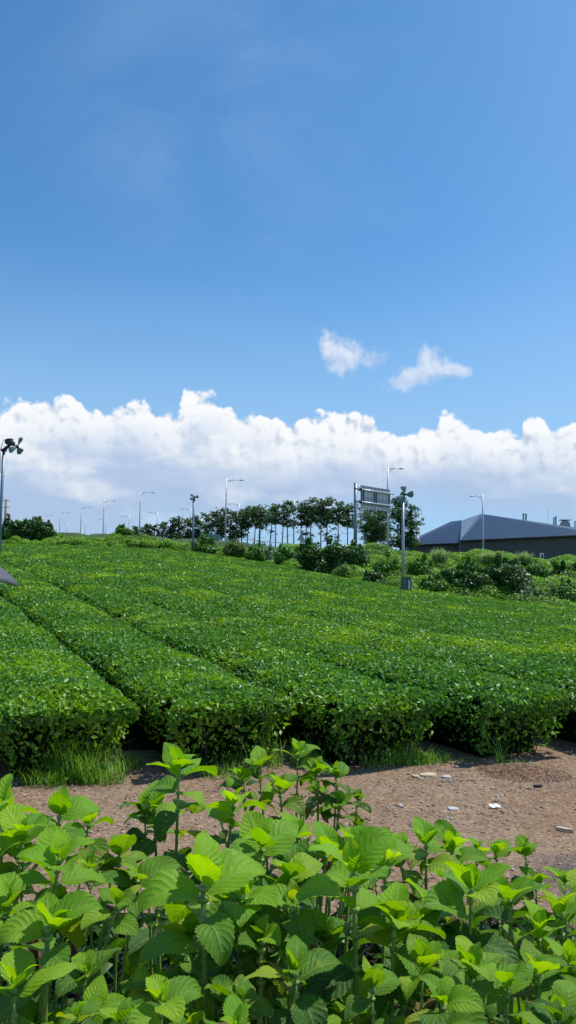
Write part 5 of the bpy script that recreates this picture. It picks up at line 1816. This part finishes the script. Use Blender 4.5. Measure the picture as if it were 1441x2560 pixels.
    big2 = g.n('ShaderNodeTexNoise', {'Vector': g.n('ShaderNodeVectorMath', {0: P, 1: (7.0, 19.0, 4.0)}, operation='MULTIPLY').outputs[0], 'Scale': 1.0, 'Detail': 5.0, 'Roughness': .5}).outputs[0]
    grey = g.m('MULTIPLY', shade, g.ss(big2, .36, .58))
    leftw = g.ss(az, .05, -.30, .6, 1.0)
    grey = g.m('MULTIPLY', grey, leftw)
    grey = g.m('ADD', grey, g.m('MULTIPLY', g.ss(g.m('SUBTRACT', g.m('ADD', el, g.m('MULTIPLY', g.m('SUBTRACT', big2, .5), .12)), Bt), .07, .0), .62), clamp=True)
    lum = g.m('ADD', g.m('MULTIPLY_ADD', shade, -.14, .91), g.m('MULTIPLY', relief, g.m('MULTIPLY_ADD', shade, -.78, 1.0)))
    lum = g.m('MINIMUM', g.m('MAXIMUM', lum, .5), 1.02)
    white = g.mix(g.ss(lum, .58, .92), (.56, .65, .80), (.96, .98, 1.0))
    ccol = g.mix(g.m('MULTIPLY', grey, .9), white, (.38, .53, .77))
    mask = g.m('MULTIPLY', m_top, m_bot)

    # two small clouds
    def puff(blobs, s0=.011):
        acc = None
        for (u, v, ru, rv, rot) in blobs:
            a0, e0 = ang(u, v)
            dx = g.m('SUBTRACT', az, a0); dy = g.m('SUBTRACT', el, e0)
            c, s = math.cos(rot), math.sin(rot)
            X = g.m('ADD', g.m('MULTIPLY', dx, c), g.m('MULTIPLY', dy, s)); Y = g.m('SUBTRACT', g.m('MULTIPLY', dy, c), g.m('MULTIPLY', dx, s))
            X = g.m('DIVIDE', X, ru / F); Y = g.m('DIVIDE', Y, rv / F)
            r = g.m('SUBTRACT', 1.0, g.m('SQRT', g.m('ADD', g.m('MULTIPLY', X, X), g.m('MULTIPLY', Y, Y))))
            acc = r if acc is None else g.m('SMOOTH_MAX', acc, r, .25)
        return acc
    n2 = g.n('ShaderNodeTexNoise', {'Vector': P, 'Scale': 34.0, 'Detail': 6.0, 'Roughness': .56}, noise_dimensions='2D').outputs[0]
    c1 = puff([(828, 868, 46, 36, -.6), (868, 893, 80, 48, -.25), (918, 906, 44, 28, -.3), (850, 916, 46, 26, 0)])
    c2 = puff([(1070, 885, 40, 36, .9), (1085, 915, 52, 34, -.2), (1015, 950, 62, 32, .35), (1135, 925, 46, 18, -.25), (1060, 935, 40, 30, 0)])
    cc = g.m('MAXIMUM', c1, c2)
    sm = g.m('ADD', cc, g.m('MULTIPLY_ADD', n2, 2.0, -1.15))
    small = g.m('MULTIPLY', g.ss(sm, -.25, .70), .9)
    n3 = g.n('ShaderNodeTexNoise', {'Vector': off(.004, .006), 'Scale': 34.0, 'Detail': 6.0, 'Roughness': .56}, noise_dimensions='2D').outputs[0]
    sl = g.m('MULTIPLY_ADD', g.m('SUBTRACT', n2, n3), .8, .84)
    scol = g.n('ShaderNodeCombineColor', {0: g.m('MULTIPLY', sl, .93), 1: g.m('MULTIPLY', sl, .97), 2: g.m('MULTIPLY_ADD', sl, .5, .5)}).outputs[0]
    # faint high veil
    veil = g.n('ShaderNodeTexNoise', {'Vector': g.n('ShaderNodeVectorMath', {0: P, 1: (3.5, 6.0, 2.0)}, operation='MULTIPLY').outputs[0], 'Scale': 1.0, 'Detail': 6.0, 'Roughness': .55, 'Distortion': .6}).outputs[0]
    va, ve = ang(600, 260)
    dx = g.m('DIVIDE', g.m('SUBTRACT', az, va), .34); dy = g.m('DIVIDE', g.m('SUBTRACT', el, ve), .26)
    vr = g.ss(g.m('ADD', g.m('MULTIPLY', dx, dx), g.m('MULTIPLY', dy, dy)), 1.0, .0)
    vl = g.m('MULTIPLY', g.m('MULTIPLY', g.ss(veil, .35, .85), vr), .16)
    vl = g.m('ADD', vl, g.m('MULTIPLY', g.ss(az, .05, .55), .10))          # milky towards the sun

    K = 1 / .10
    def sc(c): return g.n('ShaderNodeVectorMath', {0: c, 'Scale': K}, operation='SCALE').outputs[0]
    hs = g.n('ShaderNodeVectorMath', {0: sky.outputs[0], 1: SKY_TINT}, operation='MULTIPLY').outputs[0]
    c = g.mix(vl, hs, sc(g.n('ShaderNodeRGB').outputs[0]))
    for nd in g.t.nodes:
        if nd.bl_idname == 'ShaderNodeRGB': nd.outputs[0].default_value = (.62, .78, 1.0, 1)
    c = g.mix(small, c, sc(scol))
    # hazy air under the cloud base
    hz_ = g.ss(el, ang(720, 560)[1], ang(720, 1300)[1])
    hz_ = g.m('MULTIPLY', hz_, .82)
    hc = g.n('ShaderNodeRGB'); hc.outputs[0].default_value = (.38, .60, .88, 1)
    c = g.mix(hz_, c, sc(hc.outputs[0]))
    c = g.mix(mask, c, sc(ccol))
    bg = g.n('ShaderNodeBackground', {0: c, 1: .10})
    o = g.n('ShaderNodeOutputWorld'); g.t.links.new(bg.outputs[0], o.inputs['Surface'])


SKY_TINT = (.66, 1.24, 1.56)
world()

sd = bpy.data.lights.new('sun', 'SUN'); sd.energy = 5.0; sd.angle = math.radians(.53); sd.color = (1, .96, .89)
so = bpy.data.objects.new('sun', sd); COL.objects.link(so)
dv = Vector((math.sin(SUN_AZ) * math.cos(SUN_EL), math.cos(SUN_AZ) * math.cos(SUN_EL), math.sin(SUN_EL)))
so.rotation_euler = dv.to_track_quat('Z', 'Y').to_euler()
so.location = (20, 20, 60)

SC.view_settings.view_transform = 'Standard'
SC.view_settings.look = 'None'
SC.view_settings.exposure = 0.0
SC.view_settings.gamma = 1.0
SC.cycles.max_bounces = 5
SC.cycles.transparent_max_bounces = 4
SC.cycles.use_denoising = True
